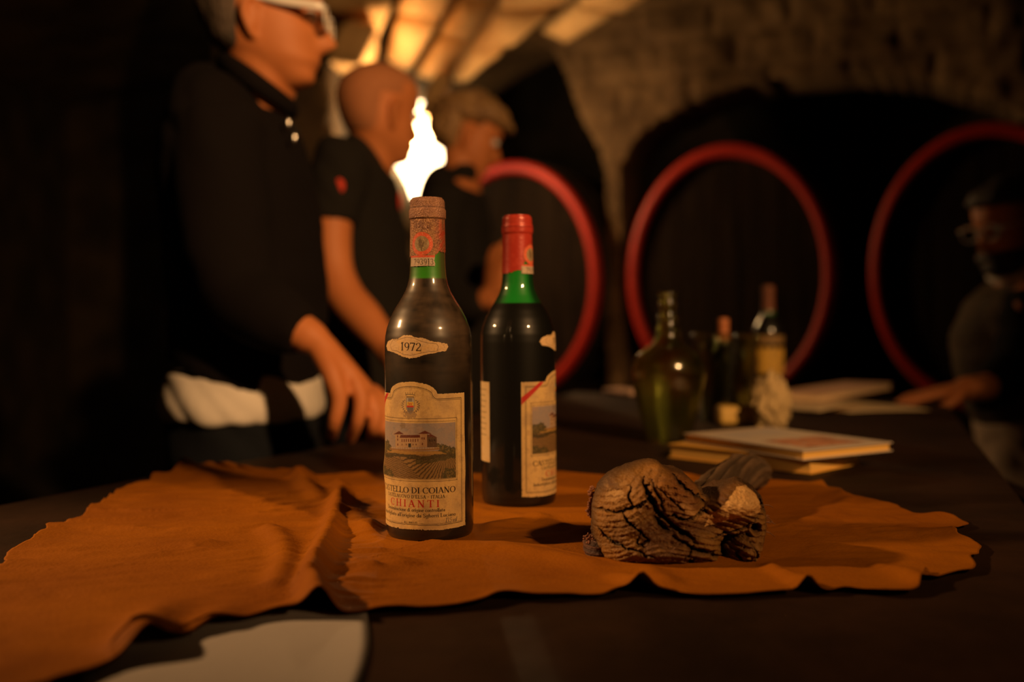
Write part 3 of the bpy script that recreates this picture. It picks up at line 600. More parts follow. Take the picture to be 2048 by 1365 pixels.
# coat of arms
cu, _ = UV(828, 800)
for k in range(44):
    a = 2*math.pi*k/44; x = cu+17*math.cos(a)*(1+.08*(-1)**k); y = 803+15*math.sin(a)
    if math.sin(a) < .86 and not (math.sin(a) < -.75): L.poly([(x+1.9*math.cos(q+k), y+1.5*math.sin(q+k)) for q in (0, 1.6, 3.1, 4.7)], (.12, .09, .07), .85)
for k in range(5):
    x = cu-9+k*4.5; L.line([(x, 782-1.2*(k % 2)), (x+(k-2)*.6, 777.5)], 1.0, INK, .8)
L.line([(cu-10, 783), (cu-5, 781.5), (cu+5, 781.5), (cu+10, 783)], 1.6, (.16, .12, .06)); L.line([(cu-8, 786), (cu+8, 786)], 1.5, INK, .8)
L.poly([(cu-8, 788), (cu+8, 788), (cu+8, 810), (cu+4, 817), (cu, 820), (cu-4, 817), (cu-8, 810)], (.42, .38, .33)); L.poly([(cu-7, 796), (cu+7, 796), (cu+7, 804), (cu-7, 804)], (.62, .42, .06))
L.line([(cu-4, 797), (cu-2, 802), (cu, 798), (cu+2, 802), (cu+4, 797)], 1.1, (.45, .05, .02)); L.poly([(cu-7, 803), (cu+7, 803), (cu+7, 806.5), (cu-7, 806.5)], (.50, .04, .02)); L.poly([(cu-7, 806.5), (cu+7, 806.5), (cu+5, 814), (cu, 818), (cu-5, 814)], (.16, .15, .15))
L.poly([(cu-4, 789), (cu+4, 789), (cu+4, 795), (cu-4, 795)], (.20, .18, .17)); L.line([(cu-8, 788), (cu+8, 788), (cu+8, 810), (cu, 820), (cu-8, 810), (cu-8, 788)], .7, INK, .8)
sd = np.hypot((L.U-cu)/17, (L.V-821)/9)+.5*noise2(L, .25, 21.); L.blend(sd < .8, (.25, .16, .09), .7)
sd = np.hypot((L.U-UV(813, 849)[0])/8, (L.V-843)/7)+.5*noise2(L, .5, 22.); L.blend(sd < .9, (.20, .14, .09), .75)
# writing
RED = (.40, .012, .008)
L.text('CASTELLO DI COIANO', -89, 89, 972, 11.5, INK, sp=.2); L.text("CASTELNUOVO D'ELSA - ITALIA", -66, 66, 981.6, 6.4, (.04, .03, .02), .95, sp=.9)
L.text('CHIANTI', -54, 55, 998.5, 13.5, RED, sp=3.2); L.text('Denominazione di origine controllata', -66, 66, 1007.5, 7.0, (.02, .015, .01), sp=.5); L.text("Imbottigliato all'origine da Sgherri Luciano", -88, 89, 1018.2, 7.4, (.02, .015, .01), sp=.5)
L.text('R.I. 1883 FI', -15, 12, 1030.5, 3.6, INK, .9, sp=.3); L.text('13,5 vol', 66, 91, 1030, 9.5, (.10, .08, .06), .9, slant=.3)
L.poly([(-66, 778), (-54, 778), (-118, 835), (-118, 818)], (.45, .02, .015)); 
L.blend(np.clip(1-dO/3.5, 0, 1)*inside, (.62, .46, .26), .5); L.blend(np.clip(n3*1.6-.45, 0, 1), (.50, .36, .2), .25)
ragg = dO-.6-1.6*np.clip(noise2(L, .25, 31.), 0, 1)*np.where(L.V > 1020, 1.8, np.where(L.V < 775, 1.2, .3)); LK = inside & (ragg > 0)
# --- vintage label
Q = Sheet(-76, 80, 664, 716, .6, (.62, .42, .21)); m1 = noise2(Q, .05, 3.); Q.blend(np.clip(m1*2, 0, 1), (.68, .42, .14), .7); Q.blend(np.clip(noise2(Q, .4, 8.)*1.6-.2, 0, 1), (.30, .19, .1), .7)
def C1(x, y): return UV(x/3.4125+740, y/3.4125+380)
vo = [C1(*p) for p in [(128, 1060), (140, 1025), (175, 1010), (215, 1008), (255, 985), (300, 982), (340, 1000), (385, 1000), (430, 1022), (500, 1035), (545, 1045), (552, 1066), (535, 1098), (500, 1104), (450, 1115), (400, 1122), (350, 1142), (300, 1148), (240, 1130), (190, 1106), (140, 1092)]]
vi = [C1(*p) for p in [(162, 1055), (178, 1020), (230, 1012), (280, 1000), (330, 1006), (380, 1030), (430, 1042), (475, 1045), (487, 1066), (478, 1096), (420, 1100), (360, 1112), (310, 1124), (260, 1118), (215, 1094), (175, 1088)]]
Q.line(vi+[vi[0]], .8, INK, .8)
a_, b_ = C1(238, 1085), C1(377, 1092); Q.text('1972', a_[0], b_[0], a_[1]+1, 15.5, INK, sp=.5, tilt=(b_[1]-a_[1])/(b_[0]-a_[0]))
dV, _, _ = seg_dist(Q.U, Q.V, vo+[vo[0]]); QK = inpoly(Q.U, Q.V, vo) & (dV > 1.4*np.clip(noise2(Q, .4, 12.)+.2, 0, 1))
# --- back label
K = Sheet(-52, 52, 782, 966, 1.2, (.62, .46, .24)); K.blend(np.clip(noise2(K, .08, 5.)*2, 0, 1), (.55, .36, .14), .6)
for k in range(9): K.line([(-40+6*(k % 3), 800+k*13), (40-5*(k % 2), 800+k*13)], 1.6, INK, .75)
KK = np.ones(K.U.shape, bool)

def on_bottle(name, sh, keep, rot, off, parent, centre=-.340, bulge=None, radius=None):
    """wrap an unrolled sheet round the bottle (local coordinates, base at z=0)"""
    th = sh.U/87.+centre+rot; z = CAMZ-(sh.V-640)*.85/1991-BASE_Z
    r = (BR if radius is None else radius)+off+(0 if bulge is None else bulge(sh.U, sh.V))
    Vv = np.stack([r*np.sin(th), -r*np.cos(th), z], -1).reshape(-1, 3)
    kf = keep[:-1, :-1] & keep[1:, 1:] & keep[1:, :-1] & keep[:-1, 1:]
    me = grid_mesh(name, Vv, sh.nu, sh.nv, keep=kf)
    if len(me.vertices) == sh.U.size: paint(me, sh.c.reshape(-1, 3))
    o = link(name, me, MT['print'], parent); return o
BASE_Z = TABLE+.0036

# --- capsule / neck paint sheets : u = 36*theta px, v as above
CS = Sheet(-115, 115, 396, 530, .8, (.27, .125, .06))
c1 = noise2(CS, .12, 3.); c2 = noise2(CS, .8, 4., 2); CS.blend(np.clip(c1*2.5, 0, 1), (.36, .17, .07), .8); CS.blend(np.clip(-c1*2.5-.2, 0, 1), (.14, .05, .025), .8); CS.blend(np.clip(c2*2-.4, 0, 1), (.50, .30, .12), .7)
CS.blend((CS.V < 436)*1., (.30, .15, .10), .55); CS.blend(np.clip((CS.U-16)/14, 0, 1)*np.clip((CS.V-430)/30, 0, 1)*np.clip(c1+.6, 0, 1), (.36, .035, .015), .9)
CS.blend((np.abs(CS.V-438) < 1.3), (.10, .05, .03), .7); CS.blend((np.abs(CS.V-416) < .9), (.12, .06, .04), .6)
CK = (CS.V < 514+4*noise2(CS, .15, 8.)-np.clip((CS.U-18)/10, 0, 1)*10)
C2 = Sheet(-115, 115, 396, 542, 1.4, (.40, .035, .02)); C2.blend(np.clip(noise2(C2, .1, 2.)*2, 0, 1), (.48, .06, .035), .6); C2.blend((np.abs(C2.V-424) < 1.2), (.12, .01, .01), .7)
C2K = C2.V < 529-4*np.sin((C2.U+12)/16)+3*noise2(C2, .2, 4.)-np.clip((C2.U-8)/12, 0, 1)*22
NS = Sheet(-40, 24, 462, 541, .55, (.20, .10, .05)); q1 = noise2(NS, .25, 4.); q2 = noise2(NS, .9, 5., 2)
cx0, cy0 = -9.5, 489.; dd = np.hypot((NS.U-cx0)/1.0, NS.V-cy0)
NS.blend(dd < 26, (.25, .12, .05)); NS.blend((dd < 23)*np.clip(1.2+q1, 0, 1), (.62, .09, .035), .95); NS.blend(dd < 15.5, (.24, .17, .08)); NS.blend((dd < 15.5)*np.clip(q1*2, 0, 1), (.36, .27, .14), .8)
for p in ([(-16, 482), (-12, 478), (-9, 483), (-7, 489), (-5, 484), (-3, 487), (-6, 495), (-9, 500), (-13, 497), (-16, 490)], [(-11, 499), (-10, 503), (-8, 503), (-9, 498)]): NS.poly(p, (.10, .06, .03), .8)
for k in range(22):
    a = k*.2856; 
    if k % 2: NS.poly([(cx0+19*math.cos(a)+1.1*math.cos(b), cy0+19*math.sin(a)+1.1*math.sin(b)) for b in (0, 1.6, 3.1, 4.7)], (.75, .35, .2), .7)
NS.blend((np.abs(NS.V-514) < 2)*1., (.60, .07, .03), .95); NS.blend((NS.V > 516)*1., (.46, .36, .26)); NS.blend((NS.V > 516)*np.clip(q1*2, 0, 1), (.38, .24, .15), .6)
NS.text('793913', -27, 14, 530.5, 12, (.07, .05, .03), .9, sp=1.4); NS.blend(np.clip(q2*2-.5, 0, 1), (.75, .45, .28), .5)
NK = ((dd < 24+1.5*q1) | ((NS.V > 511.5) & (NS.V < 533+1.2*q1) & (NS.U > -38) & (NS.U < 17+2*q1)))

# profile in photo pixels (half width, y at axis depth)
prof_px = [(0, 1076), (34, 1078), (60, 1077.5), (72, 1076), (81, 1070), (86, 1059), (87.3, 1045), (87.3, 900), (87.3, 740), (87.3, 690), (86.2, 672), (82.5, 654), (76, 636), (66, 616), (55, 599), (46, 583), (40.5, 569), (37.2, 555), (35.8, 540), (34.8, 520), (34.0, 480), (33.4, 445), (33.4, 440), (35.6, 437), (35.8, 421), (33.8, 418), (33.4, 404), (32, 400), (29, 398.6), (0, 398.6)]
def vz(v): return CAMZ-(v-640)*.85/1991-BASE_Z
fine = []
for k in range(len(prof_px)-1):
    (a, b), (c, d) = prof_px[k], prof_px[k+1]; m = max(1, int(abs(d-b)/3)); 
    for q in range(m): fine.append((a+(c-a)*q/m, b+(d-b)*q/m))
fine.append(prof_px[-1]); FA = np.array(fine); ker = np.array([1, 2, 1])/4.
PX = FA.copy(); PX[1:-1, 0] = np.convolve(FA[:, 0], ker, 'valid'); PX[:, 0] = np.where((FA[:, 1] > 445) & (FA[:, 1] < 1050), PX[:, 0], FA[:, 0])
def rad_at(v): o = np.argsort(PX[1:-1, 1]); return np.interp(v, PX[1:-1, 1][o], PX[1:-1, 0][o])*.85/1991
def bottle_material(name, level):
    m = bpy.data.materials.new(name); m.use_nodes = True; nt = m.node_tree; N = nt.nodes; Lk = nt.links; b = N['Principled BSDF']
    a = N.new('ShaderNodeAttribute'); a.attribute_name = 'paint'; Lk.new(a.outputs['Color'], b.inputs['Base Color'])
    b.inputs['Roughness'].default_value = .42; b.inputs['Specular IOR Level'].default_value = .35 if level else .2; b.inputs['Coat Weight'].default_value = 1; b.inputs['Coat Roughness'].default_value = .11 if level else .05
    return m
def make_bottle(loc, rot, label, dusty, level, name='wine_bottle'):
    root = empty(name, (loc[0], loc[1], BASE_Z), label, 'bottle')
    n = 128; prof = [(r*.85/1991, vz(v)) for r, v in PX]; V, F = lathe(prof, n); me = mesh('bottle_glass', V, F)
    A = np.array(V); th = np.arctan2(A[:, 0], -A[:, 1]); v = 640+(CAMZ-(A[:, 2]+BASE_Z))*1991/.85
    col = np.zeros((len(V), 3)); col[:] = (.004, .004, .003)
    wine = v > level
    col[~wine] = (.035, .26, .012) if dusty else (.008, .20, .018)
    if dusty:
        nz = fbm(th*3, A[:, 2]*60, 2.); streak = fbm(th*2.2+A[:, 2]*20, A[:, 2]*330, 4.); d = np.clip(.62+.6*nz+.35*streak, 0, 1)*np.clip((800-v)/150, .12, 1)*np.where(wine, 1, .12)
        col = col*(1-d[:, None])+np.array((.082, .052, .030))*d[:, None]
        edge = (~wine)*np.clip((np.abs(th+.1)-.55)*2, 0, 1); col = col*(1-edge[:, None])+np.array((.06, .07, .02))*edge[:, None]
    else:
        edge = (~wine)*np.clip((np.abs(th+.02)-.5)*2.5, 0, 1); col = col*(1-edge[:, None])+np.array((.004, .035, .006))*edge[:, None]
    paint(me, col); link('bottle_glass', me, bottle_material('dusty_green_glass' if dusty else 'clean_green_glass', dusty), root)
    return root
def bul(u, v): return .0016*np.exp(-((u+95)/20)**2-((v-935)/26)**2)+.0006*np.exp(-((u-113)/8)**2-((v-925)/30)**2)+.00012*(1+vnoise(u*.12, v*.05, 3.))
def neck_wrap(name, sh, keep, rot, off, parent, m):
    th = sh.U/36.+rot; r = rad_at(sh.V)+off; z = vz(sh.V); Vv = np.stack([r*np.sin(th), -r*np.cos(th), z], -1).reshape(-1, 3)
    kf = keep[:-1, :-1] & keep[1:, 1:] & keep[1:, :-1] & keep[:-1, 1:]
    me = grid_mesh(name, Vv, sh.nu, sh.nv, keep=kf); paint(me, sh.c.reshape(-1, 3)); return link(name, me, m, parent)
foil_old = mat('worn_foil', (1, 1, 1), .48, .25, attr=True, bump=.35, bscale=700); foil_red = mat('red_foil', (1, 1, 1), .33, .1, attr=True, bump=.05, bscale=300)
B1 = make_bottle(BC, 0, 'dusty old wine bottle dated 1972 with a villa label facing the camera', True, 557)
on_bottle('front_label', L, LK, 0, .00022, B1, bulge=bul); on_bottle('vintage_label', Q, QK, 0, .0002, B1)
# vintage label sits where the shoulder starts: follow the glass
def refit(o, extra):
    me = o.data
    for v in me.vertices:
        vv = 640+(CAMZ-(v.co.z+BASE_Z))*1991/.85; r = rad_at(vv)+extra; k = r/math.hypot(v.co.x, v.co.y); v.co.x *= k; v.co.y *= k
refit([c for c in B1.children if c.name.startswith('vintage')][0], .00025)
def cap_top(parent, m, col, r, v):
    V, F = lathe([(.0, vz(v)+.0004), (r*.7, vz(v)+.0004), (r, vz(v)-.0004), (r+.0003, vz(v)-.004)], 48); me = mesh('capsule_top', V, F); paint(me, np.tile(col, (len(V), 1))); return link('capsule_top', me, m, parent)
neck_wrap('capsule', CS, CK, 0, .0005, B1, foil_old); cap_top(B1, foil_old, (.30, .15, .09), 32.6*.85/1991, 398)
neck_wrap('neck_seal', NS, NK, 0, .0008, B1, MT['print'])
B2 = make_bottle((.006, .9955), 0, 'darker wine bottle with clean glass and red capsule, behind the dusty one', False, 602)
o = on_bottle('front_label', L, LK, math.radians(99), .00022, B2); o = on_bottle('vintage_label', Q, QK, math.radians(99), .0002, B2); refit(o, .00025)
on_bottle('back_label', K, KK, math.radians(-84)+.34, .0002, B2)
neck_wrap('capsule', C2, C2K, 0, .0005, B2, foil_red); cap_top(B2, foil_red, (.40, .04, .02), 32.6*.85/1991, 398)
neck_wrap('neck_seal', NS, NK, math.radians(75), .0008, B2, MT['print'])

# ================================================================= OLD VINE STUMP
SD = .768
sp_out = [(1187, 985), (1196, 968), (1212, 950), (1238, 936), (1268, 926), (1298, 919), (1313, 922), (1322, 932), (1345, 940), (1368, 950), (1388, 968), (1402, 988), (1412, 999), (1424, 990), (1440, 975), (1462, 962), (1486, 963), (1506, 978), (1522, 998), (1530, 1030), (1530, 1062),
          (1524, 1092), (1508, 1122), (1482, 1142), (1440, 1150), (1390, 1152), (1330, 1152), (1270, 1150), (1222, 1142), (1200, 1122), (1188, 1088), (1181, 1050), (1180, 1016)]
op = np.array(sp_out, float); scn = np.array([1352, 1045.])
segl = np.hypot(*np.diff(np.vstack([op, op[:1]]), axis=0).T); cm = np.r_[0, np.cumsum(segl)]; NA2 = 760; t2 = np.linspace(0, cm[-1], NA2, endpoint=False); oc2 = np.vstack([op, op[:1]])
Ox = np.interp(t2, cm, oc2[:, 0]); Oy = np.interp(t2, cm, oc2[:, 1]); kk = np.ones(9)/9.; Ox = np.convolve(np.r_[Ox[-4:], Ox, Ox[:4]], kk, 'valid'); Oy = np.convolve(np.r_[Oy[-4:], Oy, Oy[:4]], kk, 'valid')
NF, NBK = 190, 60
tf = np.sin(np.linspace(0, 1, NF)*math.pi/2); tb_ = np.cos(np.linspace(0, 1, NBK+1)[1:]*math.pi/2)
R_ = np.r_[tf, tb_]; front = np.r_[np.ones(NF), -np.ones(NBK)]
PXs = scn[0]+(Ox-scn[0])[:, None]*R_[None]; PYs = scn[1]+(Oy-scn[1])[:, None]*R_[None]
dep = np.sqrt(np.clip(1-R_**2.6, 0, 1))*np.where(front > 0, .036, -.045); dep = np.tile(dep[None], (NA2, 1))
# broad relief (metres towards the camera)
def gau(x, y, sx, sy, a): return a*np.exp(-((PXs-x)/sx)**2-((PYs-y)/sy)**2)
rel = gau(1250, 1010, 45, 60, .006)+.0035*fbm(PXs*.025, PYs*.025, 21.)+gau(1300, 960, 40, 40, .004)+gau(1470, 1000, 50, 24, .010)+gau(1480, 1095, 36, 26, .010)-gau(1440, 1085, 26, 34, .020)-gau(1400, 1000, 18, 40, .010)+gau(1330, 1090, 90, 18, .008)-gau(1430, 1045, 60, 18, .007)+gau(1390, 1060, 60, 12, .003)
grooves = [([(1187, 1012), (1232, 1013), (1262, 1000), (1280, 985), (1282, 962)], 2.6, .007), ([(1232, 1013), (1246, 1030), (1270, 1050), (1284, 1066), (1262, 1078)], 2.2, .006), ([(1276, 952), (1288, 985), (1300, 1008), (1322, 1030), (1350, 1052), (1372, 1064)], 4.5, .012),
           ([(1290, 955), (1305, 985), (1315, 1010)], 3, .006), ([(1296, 1018), (1310, 1040), (1330, 1050)], 6, .010), ([(1320, 1018), (1350, 1022), (1380, 1020), (1402, 1014)], 2.4, .008), ([(1335, 945), (1355, 968), (1385, 990), (1402, 1004)], 4, .006),
           ([(1190, 1050), (1215, 1070), (1245, 1082), (1290, 1095)], 2.6, .005), ([(1330, 1060), (1370, 1082), (1400, 1088), (1430, 1108)], 4, .007), ([(1372, 1098), (1366, 1112), (1340, 1124)], 2.5, .007), ([(1364, 1102), (1380, 1128), (1400, 1138)], 2.5, .007),
           ([(1420, 1120), (1440, 1108), (1436, 1088), (1450, 1070), (1480, 1060)], 6, .011), ([(1402, 1066), (1430, 1062), (1470, 1050), (1500, 1030)], 1.8, .003), ([(1440, 962), (1470, 958), (1500, 975), (1512, 1000), (1520, 1020)], 3, .008), ([(1255, 1000), (1248, 985), (1252, 965)], 2, .005),
           ([(1370, 1072), (1360, 1090), (1350, 1100)], 2, .005), ([(1270, 1048), (1262, 1070), (1275, 1080)], 1.8, .004), ([(1300, 962), (1330, 990), (1350, 1010)], 1.8, .003), ([(1480, 1075), (1496, 1090), (1490, 1108), (1470, 1112), (1458, 1098), (1470, 1082)], 1.8, .004)]
dark = np.zeros(PXs.shape)
wobx = 3*vnoise(PXs*.09, PYs*.09, 1.)+1.5*vnoise(PXs*.3, PYs*.3, 6.); woby = 3*vnoise(PXs*.09, PYs*.09, 7.)+1.5*vnoise(PXs*.3, PYs*.3, 3.)
for pl_, w, h in grooves:
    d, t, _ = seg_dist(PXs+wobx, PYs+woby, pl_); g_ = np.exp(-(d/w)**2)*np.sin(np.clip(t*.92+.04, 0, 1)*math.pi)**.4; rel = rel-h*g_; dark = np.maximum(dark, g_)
for hx, hy, hr, hd in ((1498, 1050, 9, .014), (1495, 1102, 5, .006), (1290, 988, 7, .008)):
    d = np.hypot(PXs-hx, PYs-hy)/hr; rel = rel-hd*np.exp(-d**2*1.3)+.003*np.exp(-((d-1.5)/.4)**2); dark = np.maximum(dark, np.exp(-d**4))
# flowing grain
psi = (PYs-1045)+38*np.sin((PXs-1190)/88.)+22*np.exp(-((PXs-1270)/50)**2)*((PXs-1270)/40.); ps2 = np.hypot((PXs-1478)*1., PYs-1092)
left = 1/(1+np.exp((PXs-1330)/18.)); grain = np.sin(psi*.55+4*vnoise(PXs*.02, PYs*.03, 2.))*(.55+.45*vnoise(PXs*.03, psi*.4, 3.))
knot = np.sin(ps2*.6)*np.exp(-(ps2/34)**2); lg = np.sin((PXs*.82+PYs*.35)*.5+3*vnoise(PXs*.03, PYs*.02, 9.))*np.exp(-((PXs-1310)/45)**2-((PYs-965)/45)**2)
scut = inpoly(PXs, PYs, [(1402, 1028), (1415, 1012), (1440, 985), (1462, 970), (1482, 968), (1500, 985), (1508, 1015), (1498, 1022), (1470, 1020), (1440, 1028), (1412, 1040), (1395, 1044)])
fib = (grain*.0017*(1-.6*left)+knot*.0008+lg*.0009)*np.where(scut, .15, 1)
rel = rel+fib+.0010*fbm(PXs*.06, PYs*.06, 4.)+.0006*fbm(PXs*.3, PYs*.3, 5., 3); crumb = np.exp(-((PXs-1345)/34)**2-((PYs-962)/24)**2); rel = rel+crumb*.004*np.abs(fbm(PXs*.22, PYs*.22, 8.))
rim = np.clip((R_-.9)/.1, 0, 1)[None]*(front > 0)[None]
rel = rel*np.where(front > 0, 1, .0)[None]*(1-np.clip((R_-.93)/.07, 0, 1)**2*.9)[None]
outw = .012*fbm(np.cos(t2/cm[-1]*6.283)*9, np.sin(t2/cm[-1]*6.283)*9, 3.)[:, None]*R_[None]**5
PX2 = scn[0]+(PXs-scn[0])*(1+outw); PY2 = scn[1]+(PYs-scn[1])*(1+outw)
Xs = (PX2-1024)/1991*SD; Zs = CAMZ-(PY2-640)/1991*SD; Ys = SD-dep-rel
barkb = np.where(front < 0, 1, 0)[None]*.003*fbm(PXs*.05, PYs*.05, dep*60)
Xs = Xs+barkb; Zs = np.maximum(Zs+barkb, TABLE+.0042+.0006*vnoise(Xs*90, Ys*90))
colr = np.zeros(PXs.shape+(3,)); colr[:] = (.20, .115, .035)
def cb(m, c, a=1.):
    global colr
    m = np.clip(m*a, 0, 1)[..., None]; colr = colr*(1-m)+np.array(c)*m
nz1 = fbm(PXs*.02, PYs*.025, 11.); nz2 = fbm(PXs*.12, PYs*.12, 12.); nz3 = vnoise(PXs*.7, PYs*.7, 13.)
cb(np.clip(nz1*2.5, 0, 1), (.30, .17, .05), .9); cb(np.clip(-nz1*2.5, 0, 1), (.10, .045, .018), .8); cb(np.clip(lg*0+np.exp(-((PXs-1340)/60)**2-((PYs-975)/40)**2), 0, 1), (.30, .14, .05), .7); cb(np.clip(-grain*.6, 0, 1)*(1-scut)*(1-.6*left), (.05, .03, .015), .6); cb(np.clip(nz2*2-.2, 0, 1), (.32, .20, .10), .4)
cb(np.exp(-((PXs-1225)/26)**2-((PYs-978)/20)**2)*np.clip(nz2*3+.3, 0, 1), (.50, .36, .22), .8)
cb(scut*1., (.60, .42, .24)); cb(scut*np.clip(nz3*1.6-.3, 0, 1), (.28, .18, .09), .7); cb(scut*np.clip(nz2*2, 0, 1), (.50, .30, .13), .5)
cb(np.clip(1-seg_dist(PXs, PYs+woby, [(1350, 1000), (1375, 1020), (1410, 1022)])[0]/12, 0, 1), (.52, .33, .17), .8)
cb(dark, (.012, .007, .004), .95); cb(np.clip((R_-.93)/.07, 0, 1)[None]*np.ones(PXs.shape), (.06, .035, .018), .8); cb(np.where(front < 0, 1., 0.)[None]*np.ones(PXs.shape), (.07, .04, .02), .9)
stump = empty('vine_stump', ((1352-1024)/1991*SD, SD, TABLE+.004), 'gnarled cut piece of old vine wood on the leather, right of the bottles', 'wood')
me = grid_mesh('cut_face', np.stack([Xs, Ys, Zs], -1).reshape(-1, 3), NA2, NF+NBK, wrap=True); paint(me, colr.reshape(-1, 3)**1.08*np.array((1.0, .86, .55)))
wood_m = mat('vine_wood', (1, 1, 1), .62, attr=True, bump=.35, bscale=420, spec=.35); reparent(link('cut_face', me, wood_m), stump)
# trunk running back behind the cut face
def bark_tube(name, pts, rad, seed, col0, col1, n=90, m=110):
    A = np.array(smoothprof([tuple(p)+(r,) for p, r in zip(pts, rad)], 16)); L_ = len(A); Vv = np.zeros((n, L_, 3)); H_ = np.zeros((n, L_))
    th = np.linspace(0, 2*math.pi, n, endpoint=False)
    for j in range(L_):
        t = Vector(A[min(j+1, L_-1), :3]-A[max(j-1, 0), :3]).normalized(); s = Vector((0, 0, 1)); s = (s-t*s.dot(t)).normalized(); u = t.cross(s); r = A[j, 3]
        q = th+j*.012; h = .10*np.abs(fbm(np.cos(q)*3.5+seed, np.sin(q)*3.5, j*.03))*2+.10*vnoise(np.cos(q)*7, np.sin(q)*7+seed, j*.05)+.05*vnoise(np.cos(q)*12, np.sin(q)*12+seed, j*.3)
        e = min(1, math.sqrt(max(0, 1-(abs(j/(L_-1)-.5)*2)**6))+.02); rr_ = r*e*(1+h-.1)
        Vv[:, j, :] = np.array(A[j, :3])+np.outer(np.cos(th)*rr_, np.array(s))+np.outer(np.sin(th)*rr_, np.array(u)); H_[:, j] = h
    Vv[..., 2] = np.maximum(Vv[..., 2], TABLE+.004); me = grid_mesh(name, Vv.reshape(-1, 3), n, L_, wrap=True)
    w = np.clip(H_*5, 0, 1).reshape(-1, 1); paint(me, np.array(col0)*(1-w)+np.array(col1)*w); return reparent(link(name, me, wood_m), stump)
bark_tube('trunk', [P(1395, 1050, .82), P(1425, 1010, .90), P(1462, 962, .98), P(1495, 946, 1.04), P(1528, 950, 1.08)], [.030, .026, .0215, .0205, .015], 3., (.05, .03, .015), (.17, .10, .05))
bark_tube('side_stub', [P(1180, 1080, .80), P(1192, 1100, SD), P(1210, 1110, SD)], [.006, .010, .012], 8., (.04, .015, .008), (.22, .09, .05))
V = []; F = []
for k in range(230):
    a = rng.uniform(0, 1); px_ = 1178+22*a+rng.normal(0, 5); py_ = 1076+44*a+rng.normal(0, 5); c = P(px_, py_, .775+rng.uniform(-.012, .012))
    if c.z < TABLE+.004: c.z = TABLE+.004+abs(rng.normal(0, .0006))
    ball(V, F, c, (rng.uniform(.0006, .0018), rng.uniform(.0006, .0014), rng.uniform(.0005, .0014)), Matrix.Rotation(rng.uniform(0, 3), 3, (1, .4, .2)), 5, 3)
for k in range(60):
    a = rng.uniform(0, 1); c = P(1183-4*a+rng.normal(0, 2), 975+60*a, SD); ball(V, F, c, (.0012, .0010, .002), Matrix.Rotation(rng.uniform(0, 3), 3, (.2, 1, .2)), 5, 3)
cr = link('bark_crumbs', mesh('bark_crumbs', V, F), mat('reddish_bark', (.20, .07, .035), .9, var=(.30, .13, .07), vscale=200)); reparent(cr, stump); cr['kind'] = 'stuff'
V = []; F = []
for k in range(14):
    p = P(1528+rng.normal(0, 4), 1040+rng.normal(0, 14), SD-.005); q = p+Vector((rng.uniform(.002, .008), rng.uniform(-.003, .003), rng.uniform(-.006, .002))); tube([p, (p+q)/2+Vector((0, 0, .001)), q], [.0005, .0004, .0002], n=5, res=2, V=V, F=F)
sh = link('bark_shreds', mesh('bark_shreds', V, F), wood_m); paint(sh.data, np.tile((.2, .09, .04), (len(V), 1))); reparent(sh, stump); sh['kind'] = 'stuff'

# ================================================================= THINGS FURTHER BACK ON THE TABLE
green = glass('green_demijohn_glass', (.80, .86, .36), .13, 1.6)
DJ = T(1337, 884); dsc = DJ.y/1991
def shell(prof_out, t, z0=.0):
    inner = [(max(r-t, 0), z) for r, z in prof_out[::-1]]; inner[-1] = (0, prof_out[0][1]+t*1.5); inner = [p for p in inner if p[1] >= prof_out[0][1]+t*1.5]; return prof_out+inner
pr = [(0, 0), (38, 0), (44, 3), (47, 14), (54, 45), (63, 85), (71, 115), (74.5, 138), (73, 158), (65, 176), (50, 190), (34, 201), (27, 212), (24, 222), (27, 228), (22, 236), (19, 246), (22, 254), (17, 262), (16, 276), (20, 284), (17, 290), (17, 300), (21, 304), (20, 308), (15, 308)]
po = smoothprof([(r*dsc, z*dsc*.97) for r, z in pr], 4); po = [(max(r, 0), z) for r, z in po]; pin = [(max(r-.0028, .0001), z) for r, z in po[6:]][::-1]
V, F = lathe(po+pin[1:]+[(0, .004)], 96)
V = [(x*(1+.014*math.cos(14*math.atan2(y, x))*max(0, min(1, 1-abs(z-.05)/.05))), y*(1+.014*math.cos(14*math.atan2(y, x))*max(0, min(1, 1-abs(z-.05)/.05))), z) for x, y, z in V]
dj = empty('demijohn', (DJ.x, DJ.y, TABLE+.0005), 'small green glass demijohn with a ribbed narrow neck', 'bottle'); link('glass_body', mesh('glass_body', V, F), green, dj)
